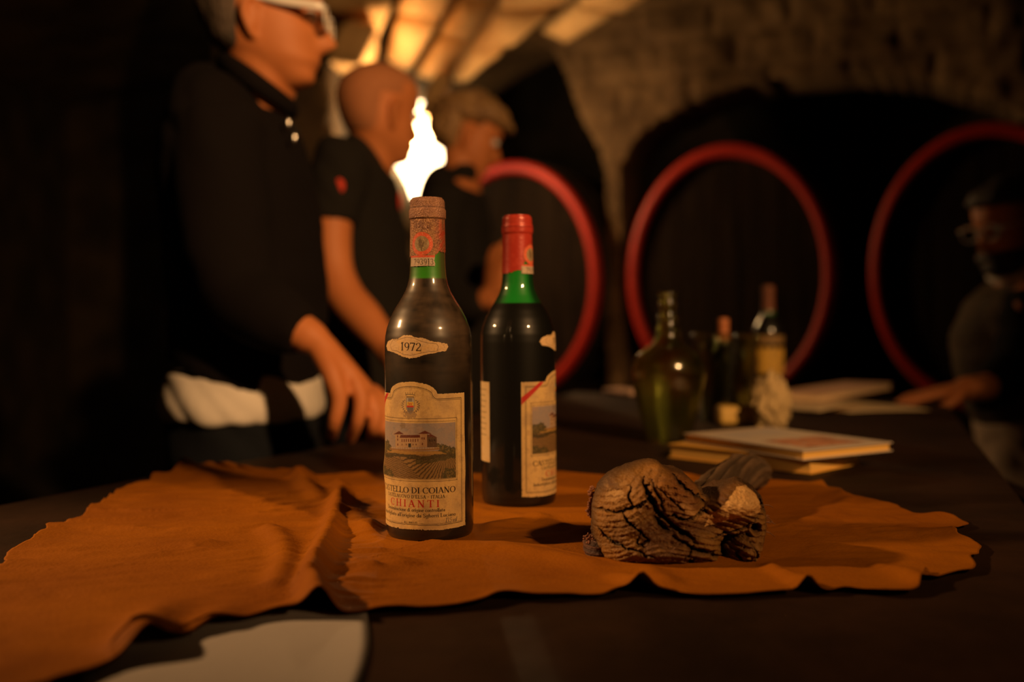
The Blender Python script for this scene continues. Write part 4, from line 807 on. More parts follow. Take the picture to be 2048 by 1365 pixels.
# glass cooler with a bottle leaning inside
JC = T(1452, 842); js = JC.y/1991
jar_g = glass('smoky_olive_glass', (.50, .52, .28), .13)
po = [(0, 0), (42*js, 0), (48*js, 6*js), (52*js, 60*js), (58*js, 120*js), (64*js, 165*js), (67*js, 170*js), (64*js, 171*js)]; po = smoothprof(po, 3); pin = [(max(r-.003, .0001), z) for r, z in po[4:-2]][::-1]
V, F = lathe(po+pin+[(0, .005)], 72); jar = empty('glass_bucket', (JC.x, JC.y, TABLE+.0005), 'wide dark glass wine bucket behind the green demijohn', 'bucket'); link('glass_body', mesh('glass_body', V, F), jar_g, jar)
V, F = lathe([((64*js), 168*js), (69*js, 170*js), (69*js, 174*js), (64*js, 176*js), (63*js, 172*js)], 72); link('rim', mesh('rim', V, F), jar_g, jar)
def small_bottle(name, loc, sc, label, cols, lean=None):
    r = empty(name, loc, label, 'bottle'); prof = [(a*.85/1991*sc, vz(v)*sc) for a, v in PX[::2]]; lo = [p for p in prof if p[1] < .225*sc]; V, F = lathe(lo, 40); me = mesh('bottle_glass', V, F)
    A = np.array(V); c = np.zeros((len(V), 3)); c[:] = cols[0]; c[A[:, 2] > .21*sc] = cols[1]; paint(me, c); link('bottle_glass', me, dark_bottle, r)
    hi = [p for p in prof if p[1] >= .219*sc]; hi = [(a+.0006, b) for a, b in hi[:-1]]+[(0, hi[-1][1]+.0006)]; V, F = lathe(hi, 32); link('capsule', mesh('capsule', V, F), cols[2], r)
    if lean: r.rotation_euler = lean
    return r
dark_bottle = bottle_material('dark_bottle_glass', True)
rust_foil = mat('rust_foil', (.40, .13, .04), .5)
bt = T(1537, 797); lb = small_bottle('wine_bottle', (bt.x, bt.y, TABLE+.0005), .92, 'dark bottle with a yellow label at the far end of the table', ((.006, .006, .004), (.02, .10, .012), mat('brown_foil', (.16, .05, .02), .6)))
V = []; F = []; rs = .0372*.92+.0004; m = 24
for i in range(m):
    a = -1.15+2.3*i/(m-1)+.05
    for z in (.058, .118): V.append((rs*math.sin(a), -rs*math.cos(a), z+.003*math.sin(i*1.3)))
F = [(2*i, 2*i+2, 2*i+3, 2*i+1) for i in range(m-1)]; link('label_band', mesh('label_band', V, F), mat('yellow_label', (.80, .48, .06), .7, var=(.40, .24, .05), vscale=45), lb)
V = [(x, y, z*.28+.112) for x, y, z in V]; link('label_band', mesh('label_band', V, F), mat('tan_label', (.30, .18, .06), .7), lb)
small_bottle('wine_bottle', (JC.x-.004, JC.y, TABLE+.010), .62, 'short bottle with rust coloured foil standing in the glass bucket', ((.008, .006, .004), (.02, .03, .01), rust_foil))

def book(name, L_, R_, F_, th, z0, label, cover, pages, prnt=None):
    """L_ left corner, F_ front corner, R_ right corner (ground positions)"""
    a = (L_-F_); b = (R_-F_); la = a.length; lb_ = b.length; ax = a.normalized(); root = empty(name, (F_.x, F_.y, z0), label, 'book'); root.rotation_euler.z = math.atan2(ax.y, ax.x)
    # local x along F->L, local y perpendicular (towards R side)
    sgn = 1 if (ax.x*b.y-ax.y*b.x) > 0 else -1; c = .0016
    V = []; F = []; box(V, F, (la/2, sgn*lb_/2, th/2), (la-.006, lb_-.006, th-2*c)); me = mesh('page_block', V, F); link('page_block', me, pages, root, smooth=False)
    for z in (c/2, th-c/2):
        V = []; F = []; box(V, F, (la/2, sgn*lb_/2, z), (la, lb_, c)); bevel(link('cover', mesh('cover', V, F), cover, root, smooth=False), .0004)
    if prnt: prnt(root, la, sgn*lb_, th)
    return root
cream = mat('cream_pages', (.74, .44, .10), .8, bump=.25, bscale=260, stretch=(.05, .05, 8)); cov1 = mat('ochre_cover', (.66, .36, .06), .55); cov2 = mat('glossy_white_cover', (.56, .47, .37), .4)
z1 = TABLE+.0008
book('book', T(1336, 916, z1), T(1700, 926, z1), T(1622, 950, z1), .0185, z1, 'thick ochre-edged book at the bottom of the pair behind the vine stump', cov1, cream)
z2 = z1+.0190
def prn(root, la, lb_, th):
    s = Sheet(0, 60, 0, 40, .5, (.54, .45, .35)); s.blend(inbox(s, 4, 26, 6, 34) & (noise2(s, .08, 3.) < .25), (.55, .24, .12), .9); s.blend(inbox(s, 4, 26, 6, 34)*np.clip(noise2(s, .2, 5.)*2, 0, 1), (.30, .12, .06), .8); s.blend(inbox(s, 36, 54, 5, 35)*np.clip(.6+noise2(s, .1, 7.), 0, 1), (.42, .38, .36), .8); s.blend((s.U < 58) & (s.U > 56), (.5, .3, .15))
    Vv = np.stack([s.U/60*la*.97+.015*la, s.V/40*lb_*.96+.02*lb_, np.full(s.U.shape, th+.0002)], -1).reshape(-1, 3); me = grid_mesh('cover_print', Vv, s.nu, s.nv); paint(me, s.c.reshape(-1, 3)); link('cover_print', me, MT['print'], root)
book('book', T(1366, 884, z2), T(1732, 897, z2), T(1606, 922, z2), .0115, z2, 'thin glossy white book with a reddish picture lying on the ochre book', cov2, cream, prn)

# yellow block, crumpled napkin, papers at the far edge
c = T(1480, 853); b = empty('cheese_block', (c.x, c.y+.03, TABLE+.0005), 'small rounded yellow block beside the crumpled napkin', 'food'); V = []; F = []; box(V, F, (0, 0, .0165), (.068, .05, .033)); o = link('block', mesh('block', V, F), mat('yellow_block', (.58, .36, .07), .6, var=(.66, .44, .12), vscale=30), b, smooth=True); bevel(o, .009, 5)
def crumple(name, c, s, seed, label, cat, m):
    V = []; F = []; ball(V, F, (0, 0, 0), (s[0], s[1], s[2]), None, 64, 40); A = np.array([tuple(v) for v in V]); q = A/np.array(s); f = 3.
    h = np.abs(fbm(q[:, 0]*f+seed, q[:, 1]*f, q[:, 2]*f, 3)); h2 = np.abs(vnoise(q[:, 0]*6+seed, q[:, 1]*6, q[:, 2]*6)); A = A*(1+.55*h-.25*h2)[:, None]; A[:, 2] += s[2]*.8; A[:, 2] = np.maximum(A[:, 2], 0)
    r = link(name, mesh(name, A, F), m); r.location = (c.x, c.y, TABLE+.0006); return meta(r, label, cat)
nap = mat('napkin_paper', (.46, .33, .15), .8); c = T(1556, 862); crumple('napkin', c+Vector((0, .045, 0)), (.031, .030, .050), 3., 'crumpled cream paper napkin standing behind the books', 'napkin', nap)
c = T(1515, 822); crumple('napkin', c+Vector((0, .04, 0)), (.030, .03, .018), 9., 'smaller low crumpled paper left of the tall napkin', 'napkin', nap)
def sheet(name, px, z, label, m, group=None, th=.0008, cat='paper'):
    q = [T(x, y, z) for x, y in px]; c = sum(q, Vector())/4; root = empty(name, (c.x, c.y, z), label, cat, group); n = 14; V = []
    for i in range(n):
        for j in range(n):
            u = i/(n-1); v = j/(n-1); p = (q[0]*(1-u)+q[1]*u)*(1-v)+(q[3]*(1-u)+q[2]*u)*v; V.append((p.x-c.x, p.y-c.y, th+.0012*(1+math.sin(u*7+v*3))*(.3+u)))
    me = grid_mesh('page', np.array(V), n, n); o = link('page', me, m, root); s = o.modifiers.new('s', 'SOLIDIFY'); s.thickness = th; s.offset = -1; return root
pm = mat('aged_paper', (.74, .56, .32), .7); pm2 = mat('pink_paper', (.70, .44, .30), .7)
sheet('printed_sheet', [(1540, 800), (1700, 828), (1860, 822), (1700, 801)], TABLE+.001, 'flat aged sheet at the far right of the papers', pm)
sheet('printed_sheet', [(1480, 806), (1640, 826), (1730, 808), (1580, 794)], TABLE+.006, 'aged sheet at the left of the far papers', pm)
bk = book('booklet', T(1535, 800, TABLE+.010), T(1660, 776, TABLE+.010), T(1640, 805, TABLE+.010), .016, TABLE+.010, 'booklet on the stack of papers beside the yellow-labelled bottle', pm2, pm)
sheet('folded_paper', [(1206, 786), (1262, 793), (1300, 789), (1240, 783)], TABLE+.001, 'small pinkish folded paper left of the demijohn at the far edge', pm2, th=.010)

# ================================================================= PEOPLE
HZ = [-.115, -.108, -.10, -.085, -.072, -.06, -.045, -.03, -.015, 0, .015, .03, .045, .06, .075, .09, .10, .108, .114]
HF = [.055, .074, .082, .079, .087, .083, .083, .085, .084, .081, .085, .090, .090, .087, .080, .066, .050, .032, .008]
HB = [.015, .000, -.012, -.035, -.052, -.068, -.080, -.090, -.098, -.104, -.108, -.110, -.108, -.103, -.094, -.078, -.062, -.044, -.016]
HW = [.018, .028, .036, .048, .056, .061, .065, .068, .070, .071, .073, .075, .076, .074, .069, .058, .046, .032, .008]
def head_shell(V, F, X, grow=None, n=56, m=64):
    """X: function local Vector -> world"""
    zs = np.linspace(-.115, .114, m); b = len(V)
    for z in zs:
        f, bk, w = np.interp(z, HZ, HF), np.interp(z, HZ, HB), np.interp(z, HZ, HW); xc = (f+bk)/2; a = (f-bk)/2
        for k in range(n):
            t = 2*math.pi*k/n; c, s = math.cos(t), math.sin(t); e = 2/2.25
            x = xc+a*math.copysign(abs(c)**e, c); y = w*math.copysign(abs(s)**e, s)
            if x > .02:
                g = math.exp(-(y/.0125)**2); x += .030*g*math.exp(-((z+.042)/.014)**2)+.020*g*math.exp(-((z+.022)/.016)**2)+.008*g*math.exp(-((z+.005)/.012)**2)
                x += .006*math.exp(-((z-.022)/.008)**2)*math.exp(-(y/.045)**2)                                      # brow
                for q in (-1, 1): x -= .012*math.exp(-((y-q*.031)/.015)**2-((z-.002)/.012)**2)                            # eye sockets
                x += .004*math.exp(-(y/.022)**2)*(math.exp(-((z+.069)/.005)**2)+math.exp(-((z+.081)/.005)**2))-.004*math.exp(-(y/.02)**2-((z+.075)/.003)**2)
            p = Vector((x, y, z))
            if grow is not None:
                h = grow(x, y, z, t); ctr = Vector((xc, 0, z*.9)); d = (p-ctr); p = p+(d.normalized() if d.length > 1e-6 else Vector((0, 0, 1)))*h
            V.append(X(p))
    for i in range(m-1):
        for k in range(n): F.append((b+i*n+k, b+i*n+(k+1) % n, b+(i+1)*n+(k+1) % n, b+(i+1)*n+k))
    F.append(tuple(b+k for k in range(n))[::-1]); F.append(tuple(b+(m-1)*n+k for k in range(n)))
def frame(origin, yaw=0, pitch=0, roll=0, scale=1.):
    R = Matrix.Rotation(math.radians(yaw), 3, 'Z') @ Matrix.Rotation(math.radians(pitch), 3, 'Y') @ Matrix.Rotation(math.radians(roll), 3, 'X')
    return (lambda p: origin+(R @ (Vector(p)*scale))), R
def ears(V, F, X, R):
    for q in (-1, 1):
        pts = [X((-.012, q*.070, -.046)), X((-.020, q*.078, -.030)), X((-.026, q*.084, -.006)), X((-.018, q*.084, .012)), X((-.006, q*.078, .014)), X((-.004, q*.074, -.002))]
        tube(pts, [.006, .006, .0065, .006, .0055, .004], n=10, res=3, V=V, F=F); ball(V, F, X((-.014, q*.074, -.014)), (.011, .005, .026), R)
def fingers(V, F, wrist, d, up, thumb, curl=.5, s=1., spread=.12):
    """open hand: palm + five separate fingers. d: pointing direction, up: back of hand, thumb: +-1 side"""
    d = Vector(d).normalized(); up = Vector(up); up = (up-d*up.dot(d)).normalized(); sd = d.cross(up)*thumb
    tube([wrist-d*.02*s, wrist+d*.02*s, wrist+d*.055*s, wrist+d*.088*s], [.026*s, .034*s, .041*s, .039*s], [.019*s, .017*s, .015*s, .011*s], side=sd, n=14, res=3, V=V, F=F)
    for k, (o, L_) in enumerate(((.030, .072), (.010, .080), (-.011, .074), (-.030, .058))):
        a = spread*(o/.03); b = wrist+d*.080*s+sd*o*s; dd = (d*math.cos(a)+sd*math.sin(a)).normalized(); pts = [b]; ang = 0.
        for q in (.42, .32, .26):
            ang += curl*(.5 if q == .42 else 1.); v = dd*math.cos(ang)-up*math.sin(ang); pts.append(pts[-1]+v*L_*q*s)
        tube(pts, [.0095*s, .009*s, .0085*s, .0068*s], n=10, res=3, V=V, F=F)
    b = wrist+d*.022*s+sd*.030*s; v1 = (d*.65+sd*.65-up*.35).normalized(); v2 = (d*.9+sd*.25-up*.35).normalized()
    tube([b-v1*.01*s, b+v1*.030*s, b+v1*.030*s+v2*.030*s, b+v1*.03*s+v2*.055*s], [.015*s, .0125*s, .011*s, .008*s], n=10, res=3, V=V, F=F)
def hairshell(mask, thick, curly=0., seed=0.):
    def g(x, y, z, t):
        m = mask(x, y, z); h = thick*m-.006*(1-m)
        if curly: h += m*curly*(.5+abs(mnoise.noise(Vector((x*38+seed, y*38, z*38))))*1.6)
        return h
    return g
def sm(a, b, x): t = max(0, min(1, (x-a)/(b-a))); return t*t*(3-2*t)
def short_mask(x, y, z):
    top = sm(.050, .072, z); side = sm(.030, -.004, x)*sm(.012, .040, z); back = sm(-.030, -.058, x)*sm(-.078, -.045, z); return max(top, side, back)
def eyes(X, R, root):
    for q in (-1, 1):
        V = []; F = []; ball(V, F, X((.0755, q*.031, .000)), (.0115, .0115, .0115), R, 16, 10); o = reparent(link('eye', mesh('eye', V, F), MT['eye']), root)
        V = []; F = []; ball(V, F, X((.0845, q*.031, .000)), (.0035, .0055, .0055), R, 14, 8); i_ = link('iris', mesh('iris', V, F), MT['dark_hair'], o)
def glasses(X, root, mt, thick=.0016, arm_h=.0032):
    V = []; F = []
    for q in (-1, 1):
        pts = [X((.103-.012*abs(math.cos(a))*0, q*.034+.026*math.cos(a), -.004+.019*math.sin(a))) for a in np.linspace(0, 2*math.pi, 21)]
        tube(pts, [thick]*21, n=8, res=1, V=V, F=F, caps=False)
    tube([X((.104, -.010, .002)), X((.108, 0, .005)), X((.104, .010, .002))], [thick]*3, n=8, V=V, F=F)
    g = reparent(link('glasses', mesh('glasses', V, F), mt), root)
    for q in (-1, 1):
        V = []; F = []; up = (X((0, 0, 1))-X((0, 0, 0))).normalized()
        tube([X((.101, q*.060, .004)), X((.096, q*.072, .006)), X((.04, q*.078, .010)), X((-.010, q*.081, .016)), X((-.026, q*.080, .004))], [arm_h]*3+[arm_h*.8, arm_h*.6], [thick]*5, side=up, n=10, V=V, F=F); link('temple_arm', mesh('temple_arm', V, F), mt, g)
        V = []; F = []; R2 = (X((1, 0, 0))-X((0, 0, 0))).normalized(); n = 24; c = X((.103, q*.034, -.004)); ya = (X((0, 1, 0))-X((0, 0, 0))); za = (X((0, 0, 1))-X((0, 0, 0)))
        for off in (-.0006, .0006):
            for k in range(n): a = 2*math.pi*k/n; V.append(c+R2*off+ya*.0255*math.cos(a)+za*.0185*math.sin(a))
        F = [tuple(range(n))[::-1], tuple(range(n, 2*n))]+[(k, (k+1) % n, n+(k+1) % n, n+k) for k in range(n)]; link('lens', mesh('lens', V, F), MT['lens'], g, smooth=False)
def garment(name, V, F, m, root, vox=.009, wr=.004, sc=9, seed=0., smooth=3):
    o = link(name, fuse(name, V, F, vox, smooth, wr, sc, seed), m); return reparent(o, root)
def legs(root, hip, foot, m, w=.085, belt_r=(.13, .16), seed=1.):
    V = []; F = []; hx, hy, hz = hip; fx, fy = foot
    tube([(hx, hy, hz), (hx, hy, hz-.10), (hx, hy, hz-.2)], [belt_r[0], belt_r[0]*.98, belt_r[0]*.8], [belt_r[1], belt_r[1]*1.02, belt_r[1]*.9], side=(1, 0, 0), n=24, V=V, F=F)
    for q in (-1, 1):
        y = hy+q*belt_r[1]*.5; tube([(hx, y, hz-.1), (hx+.01, y, hz-.3), (hx*.5+fx*.5+.02, y, hz*.52), (fx, fy+q*.09, .22), (fx, fy+q*.09, .07)], [w*1.1, w, w*.78, w*.68, w*.72], n=16, V=V, F=F)
    garment('trousers', V, F, m, root, .012, .006, 8, seed)
    for q in (-1, 1):
        V = []; F = []; s = 1 if root.get('_face', 1) > 0 else -1; y = fy+q*.09
        tube([(fx-.06*s, y, .045), (fx, y, .05), (fx+.10*s, y, .038), (fx+.19*s, y, .028)], [.036, .042, .044, .030], [.042, .048, .036, .022], side=(0, 1, 0), n=16, V=V, F=F)
        A = [Vector((v.x, v.y, max(v.z, .002))) for v in V]; o = link('shoe', mesh('shoe', A, F), MT['shoe']); reparent(o, root)

# ---- first man: navy hoodie over a white tee, glasses, hand on the table
H1 = P(537, 40, 1.72); X1, R1 = frame(H1, yaw=3, pitch=2)
m1 = empty('person', (P(490, 800, 1.77).x, 1.77, 0), 'man in black hoodie over white tee and pale glasses, fingertips on the table', 'person')
V = []; F = []; head_shell(V, F, X1); ears(V, F, X1, R1)
tube([X1((-.015, 0, -.04)), P(528, 150, 1.735), P(505, 215, 1.75), P(490, 300, 1.76)], [.058, .061, .058, .06], [.058, .060, .062, .09], side=(1, 0, 0), n=24, V=V, F=F)
tube([P(480, 260, 1.76), P(485, 400, 1.76), P(492, 600, 1.77), P(492, 780, 1.77)], [.07, .09, .09, .09], [.10, .14, .13, .13], side=(1, 0, 0), n=20, V=V, F=F)
tube([P(458, 285, 1.62), P(466, 440, 1.575), P(488, 590, 1.53), P(560, 638, 1.50), P(622, 676, 1.485)], [.048, .042, .038, .033, .027], n=14, V=V, F=F)
W1 = P(622, 676, 1.485)
# hand with fingertips pressed on the table
tube([P(608, 662, 1.49), P(640, 690, 1.488), P(682, 733, 1.495), P(728, 778, 1.505)], [.026, .030, .040, .040], [.024, .022, .019, .014], side=(0, .92, -.3), n=16, res=4, V=V, F=F)
def digit(pts, r): tube([P(*p) if not isinstance(p, Vector) else p for p in pts], r, n=12, res=4, V=V, F=F)
def tip(x, y): q = T(x, y); q.z += .0085; return q
digit([(640, 700, 1.475), (662, 745, 1.455), (678, 800, 1.450), (668, 850, 1.455), tip(663, 887)], [.018, .016, .0125, .0105, .0085])
digit([(706, 758, 1.470), (722, 800, 1.462), (715, 845, 1.462), tip(702, 890)], [.013, .0115, .0098, .0080])
digit([(732, 782, 1.490), (750, 822, 1.480), (746, 858, 1.482), tip(742, 884)], [.0125, .011, .0095, .0078])
digit([(742, 786, 1.512), (764, 822, 1.505), (770, 860, 1.495), tip(769, 886)], [.0125, .011, .0095, .0078])
digit([(746, 782, 1.535), (778, 812, 1.535), (792, 850, 1.520), tip(796, 880)], [.0115, .010, .0088, .0072])
fingers(V, F, P(520, 800, 1.98), (0, 0, -1), (0, 1, 0), 1, .3)
tube([P(460, 262, 1.92), P(470, 480, 1.98), P(500, 640, 1.99), P(520, 800, 1.98)], [.048, .042, .036, .027], n=12, V=V, F=F)
o = link('body', fuse('body', V, F, .0042, 2), MT['skin']); reparent(o, m1)
V = []; F = []; head_shell(V, F, X1, hairshell(short_mask, .009, .004, 3.)); reparent(link('hair', mesh('hair', V, F), MT['grey_hair']), m1)
eyes(X1, R1, m1); pale = mat('pale_glasses_frame', (.85, .80, .74), .3, .0); glasses(X1, m1, pale, .0022, .0075)
V = []; F = []
tube([P(490, 175, 1.76), P(468, 220, 1.76), P(470, 300, 1.76), P(482, 400, 1.76), P(496, 520, 1.77), P(500, 640, 1.77), P(494, 735, 1.77), P(490, 755, 1.77)], [.055, .090, .118, .132, .136, .134, .130, .128], [.09, .165, .205, .20, .185, .18, .18, .178], side=(1, 0, 0), n=36, V=V, F=F, caps=False)
ball(V, F, P(425, 205, 1.77), (.055, .12, .065), Matrix.Rotation(.5, 3, 'Y'), 24, 14)
tube([P(440, 245, 1.62), P(445, 400, 1.58), P(478, 575, 1.55), P(545, 632, 1.51), P(606, 664, 1.487)], [.074, .070, .064, .052, .036], n=20, V=V, F=F, caps=False)
tube([P(450, 250, 1.90), P(455, 450, 1.97), P(500, 640, 1.99), P(518, 760, 1.98)], [.074, .066, .052, .038], n=16, V=V, F=F)
hood = garment('hoodie', V, F, MT['black_cloth'], m1, .008, .0045, 7, 2.)
pts = []
for k in range(25):
    a = 2*math.pi*k/24; c = P(516, 172, 1.75); pts.append(c+Vector((.058*math.cos(a), .078*math.sin(a), -.040*math.cos(a))))
V, F = tube(pts, [.016]*25, [.011]*25, side=(0, 0, 1), n=10, res=1, caps=False); link('collar', mesh('collar', V, F), MT['black_cloth'], None); reparent(bpy.data.objects['collar'], m1)
for x, y in ((576, 246), (588, 276)):
    V = []; F = []; ball(V, F, P(x, y, 1.655), (.0035, .002, .009)); reparent(link('zip_pull', mesh('zip_pull', V, F), MT['steel']), m1)
V = []; F = []; tube([P(490, 742, 1.77), P(490, 765, 1.77), P(490, 800, 1.77), P(490, 832, 1.77)], [.126, .134, .139, .131], [.175, .180, .184, .178], side=(1, 0, 0), n=44, V=V, F=F, caps=False)
garment('t_shirt', V, F, MT['white_cloth'], m1, .007, .004, 10, 5., 2)
legs(m1, (P(492, 830, 1.77).x, 1.77, P(492, 815, 1.77).z), (P(492, 830, 1.77).x-.02, 1.80), MT['denim'], belt_r=(.128, .165))

# ---- second man: cropped grey hair, black tee with red print on the sleeve
H2 = P(762, 226, 2.30); X2, R2 = frame(H2, yaw=42, pitch=4, scale=.98)
m2 = empty('person', (P(725, 800, 2.32).x, 2.32, 0), 'man with cropped hair in a black tee with red sleeve print, left of lamp', 'person')
V = []; F = []; head_shell(V, F, X2); ears(V, F, X2, R2)
tube([X2((-.015, 0, -.04)), P(742, 305, 2.31), P(728, 350, 2.32), P(722, 420, 2.32)], [.056, .058, .066, .08], [.056, .058, .08, .13], side=(1, 0, 0), n=20, V=V, F=F)
tube([P(720, 400, 2.32), P(730, 520, 2.32), P(735, 650, 2.32), P(740, 800, 2.32)], [.08, .09, .09, .09], [.15, .15, .13, .13], side=(1, 0, 0), n=18, V=V, F=F)
tube([P(680, 345, 2.13), P(664, 440, 2.10), P(668, 530, 2.09), P(690, 590, 2.07), P(728, 636, 2.04), P(768, 686, 2.00), P(792, 722, 1.97)], [.050, .044, .040, .040, .039, .030, .026], n=16, V=V, F=F)
fingers(V, F, P(790, 720, 1.97), (.25, -.1, -1), (.9, -.3, .2), -1, .5)
tube([P(720, 370, 2.50), P(735, 520, 2.56), P(770, 640, 2.50), P(800, 740, 2.45)], [.048, .04, .036, .026], n=12, V=V, F=F); fingers(V, F, P(800, 740, 2.45), (.2, -.2, -1), (1, 0, .2), 1, .5)
o = link('body', fuse('body', V, F, .0055, 2), MT['skin']); reparent(o, m2)
V = []; F = []; head_shell(V, F, X2, hairshell(short_mask, .002)); reparent(link('hair', mesh('hair', V, F), mat('cropped_hair', (.40, .155, .06), .8, var=(.46, .18, .07), vscale=60)), m2); eyes(X2, R2, m2)
V = []; F = []
tube([P(732, 300, 2.32), P(716, 335, 2.32), P(712, 390, 2.32), P(722, 470, 2.32), P(738, 560, 2.32), P(745, 660, 2.32), P(745, 800, 2.32)], [.05, .082, .096, .102, .105, .11, .115], [.08, .16, .195, .19, .175, .17, .17], side=(1, 0, 0), n=30, V=V, F=F)
tube([P(690, 318, 2.16), P(672, 360, 2.12), P(664, 448, 2.10)], [.062, .062, .054], n=18, V=V, F=F, caps=False); tube([P(722, 330, 2.46), P(724, 390, 2.52), P(732, 460, 2.55)], [.062, .062, .056], n=16, V=V, F=F, caps=False)
tee = garment('t_shirt', V, F, MT['tee_cloth'], m2, .009, .005, 8, 4.)
for (x, y, d, s) in ((662, 388, 2.062, (.015, .003, .026)), (678, 372, 2.060, (.012, .003, .016)), (800, 402, 2.26, (.004, .016, .022))):
    V = []; F = []; ball(V, F, P(x, y, d), s); reparent(link('print', mesh('print', V, F), MT['red_print']), m2)
for o in m2.children:
    if o.name.startswith('print'): o['label'] = 'red print on the black cloth'
legs(m2, (P(742, 830, 2.32).x, 2.32, .90), (P(742, 830, 2.32).x, 2.36), MT['denim'], belt_r=(.12, .16), seed=6.)

# ---- third man: curly hair, dark jacket, looking down
H3 = P(941, 272, 3.0); X3, R3 = frame(H3, yaw=10, pitch=20, scale=.98)
m3 = empty('person', (P(925, 800, 3.0).x, 3.0, 0), 'young man with curly hair and dark jacket looking down, right of the lamp', 'person')
V = []; F = []; head_shell(V, F, X3); ears(V, F, X3, R3)
tube([X3((-.02, 0, -.04)), P(922, 345, 3.0), P(915, 400, 3.02)], [.054, .056, .07], n=18, V=V, F=F)
tube([P(915, 400, 3.02), P(925, 520, 3.02), P(930, 700, 3.02)], [.08, .09, .09], [.14, .14, .13], side=(1, 0, 0), n=16, V=V, F=F)
tube([P(890, 400, 2.86), P(885, 560, 2.82), P(930, 610, 2.72), P(985, 590, 2.66)], [.044, .04, .034, .026], n=12, V=V, F=F); fingers(V, F, P(985, 590, 2.66), (.15, -.1, 1), (-.6, -.6, 0), 1, .35)
tube([P(900, 400, 3.2), P(900, 560, 3.22), P(935, 700, 3.15)], [.044, .04, .028], n=12, V=V, F=F); fingers(V, F, P(935, 700, 3.15), (.1, -.1, -1), (1, 0, 0), 1, .4)
o = link('body', fuse('body', V, F, .006, 2), MT['skin']); reparent(o, m3)
V = []; F = []; head_shell(V, F, X3, hairshell(lambda x, y, z: max(short_mask(x, y, z), sm(.035, .055, z)), .018, .014, 5.), 90, 80); reparent(link('hair', mesh('hair', V, F), MT['brown_hair']), m3); eyes(X3, R3, m3)
V = []; F = []
tube([P(926, 345, 3.01), P(912, 372, 3.02), P(905, 430, 3.02), P(915, 540, 3.02), P(925, 640, 3.02), P(930, 800, 3.02)], [.055, .095, .112, .118, .125, .125], [.09, .18, .21, .20, .19, .19], side=(1, 0, 0), n=28, V=V, F=F)
tube([P(893, 385, 2.86), P(882, 480, 2.82), P(888, 565, 2.80), P(930, 606, 2.72), P(972, 600, 2.67)], [.068, .062, .058, .052, .038], n=18, V=V, F=F, caps=False); tube([P(900, 385, 3.2), P(898, 560, 3.22), P(930, 680, 3.16)], [.068, .058, .042], n=14, V=V, F=F)
garment('jacket', V, F, MT['tee_cloth'], m3, .010, .006, 7, 8.); legs(m3, (P(928, 830, 3.02).x, 3.02, .92), (P(928, 830, 3.02).x, 3.05), MT['denim'], belt_r=(.12, .16), seed=9.)

# ---- fourth man: right edge, glasses and beard, leaning on the table corner
H4 = P(2022, 452, 2.55); X4, R4 = frame(H4, yaw=200, pitch=10, scale=1.02)
m4 = empty('person', (P(2060, 800, 2.6).x, 2.6, 0), 'bearded man in glasses and beige trousers at the right, hand on table corner', 'person'); m4['_face'] = -1
V = []; F = []; head_shell(V, F, X4); ears(V, F, X4, R4)
tube([X4((-.02, 0, -.04)), P(2050, 545, 2.58), P(2062, 600, 2.6)], [.056, .06, .08], n=18, V=V, F=F)
tube([P(2062, 600, 2.6), P(2060, 700, 2.6), P(2065, 800, 2.6)], [.10, .11, .11], [.15, .15, .14], side=(1, 0, 0), n=16, V=V, F=F)
hw = T(1930, 806); hw.z += .030
tube([P(2060, 600, 2.40), P(2035, 720, 2.36), P(1985, 770, 2.34), hw], [.046, .04, .034, .027], n=12, V=V, F=F); fingers(V, F, hw, (-1, .05, -.16), (-.2, 0, 1), -1, .16)
tube([P(2060, 610, 2.80), P(2050, 740, 2.85), P(2010, 820, 2.80)], [.046, .04, .027], n=12, V=V, F=F); fingers(V, F, P(2010, 820, 2.80), (-.1, -.1, -1), (-1, 0, 0), 1, .4)
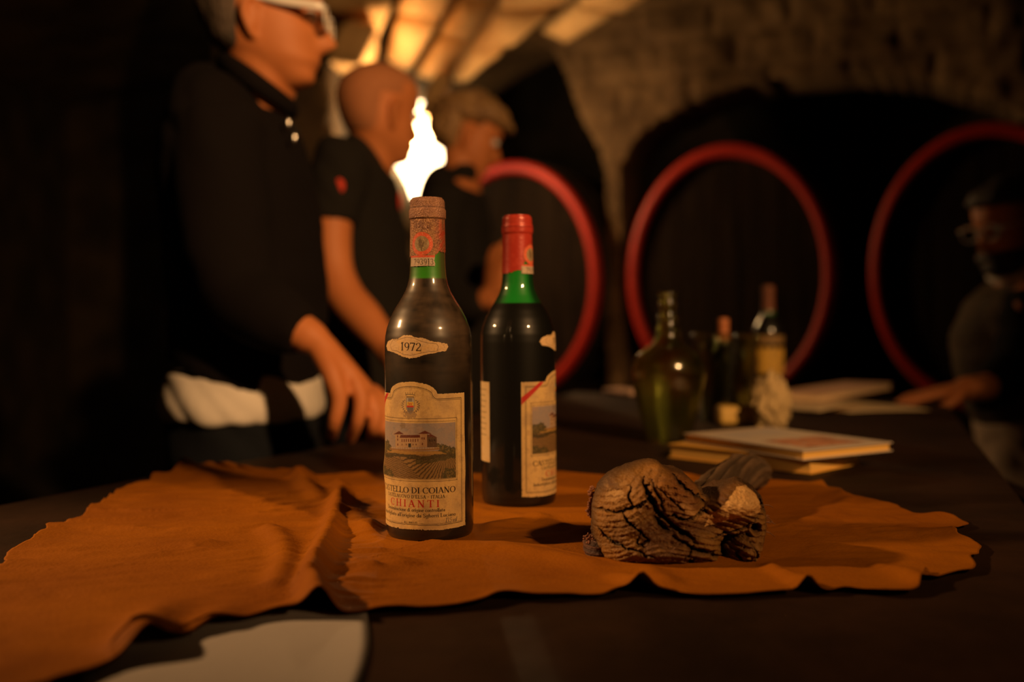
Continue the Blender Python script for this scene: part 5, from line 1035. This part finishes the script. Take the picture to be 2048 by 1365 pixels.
o = link('body', fuse('body', V, F, .0055, 2), MT['skin']); reparent(o, m4)
V = []; F = []; head_shell(V, F, X4, hairshell(short_mask, .012, .006, 2.)); reparent(link('hair', mesh('hair', V, F), MT['dark_hair']), m4)
V = []; F = []; head_shell(V, F, X4, hairshell(lambda x, y, z: sm(-.050, -.062, z)*sm(.0, .03, x)*(1-.6*math.exp(-((z+.075)/.006)**2-(y/.02)**2)), .007, .004, 7.)); reparent(link('beard', mesh('beard', V, F), MT['dark_hair']), m4)
eyes(X4, R4, m4); glasses(X4, m4, pale, .0014, .003)
V = []; F = []
tube([P(2048, 560, 2.58), P(2048, 600, 2.59), P(2030, 680, 2.59), P(2036, 760, 2.6), P(2050, 800, 2.6)], [.06, .11, .150, .14, .13], [.09, .17, .18, .17, .17], side=(1, 0, 0), n=28, V=V, F=F); garment('shirt', V, F, MT['shirt'], m4, .009, .006, 8, 3.)
V = []; F = []; tube([P(2035, 520, 2.57), P(2040, 545, 2.58)], [.070, .082], [.070, .084], n=24, V=V, F=F, caps=False); garment('shirt_collar', V, F, MT['white_cloth'], m4, .006, .002, 12, 4.)
V = []; F = []
tube([P(2085, 575, 2.60), P(2090, 620, 2.61), P(2085, 700, 2.61), P(2085, 800, 2.61), P(2085, 822, 2.61)], [.08, .13, .145, .145, .14], [.12, .22, .215, .20, .19], side=(1, 0, 0), n=28, V=V, F=F)
tube([P(2070, 600, 2.42), P(2045, 712, 2.37), P(1990, 768, 2.34), P(1952, 790, 2.32)], [.072, .066, .052, .040], n=18, V=V, F=F, caps=False); tube([P(2070, 610, 2.80), P(2055, 740, 2.85), P(2020, 800, 2.80)], [.07, .062, .042], n=14, V=V, F=F)
garment('jacket', V, F, MT['black_cloth'], m4, .009, .006, 7, 6.); legs(m4, (P(2068, 830, 2.6).x, 2.6, P(2060, 808, 2.6).z), (P(2068, 830, 2.6).x+.04, 2.66), MT['khaki'], belt_r=(.135, .17), seed=3.)
for r in (m1, m2, m3, m4):
    if '_face' in r: del r['_face']
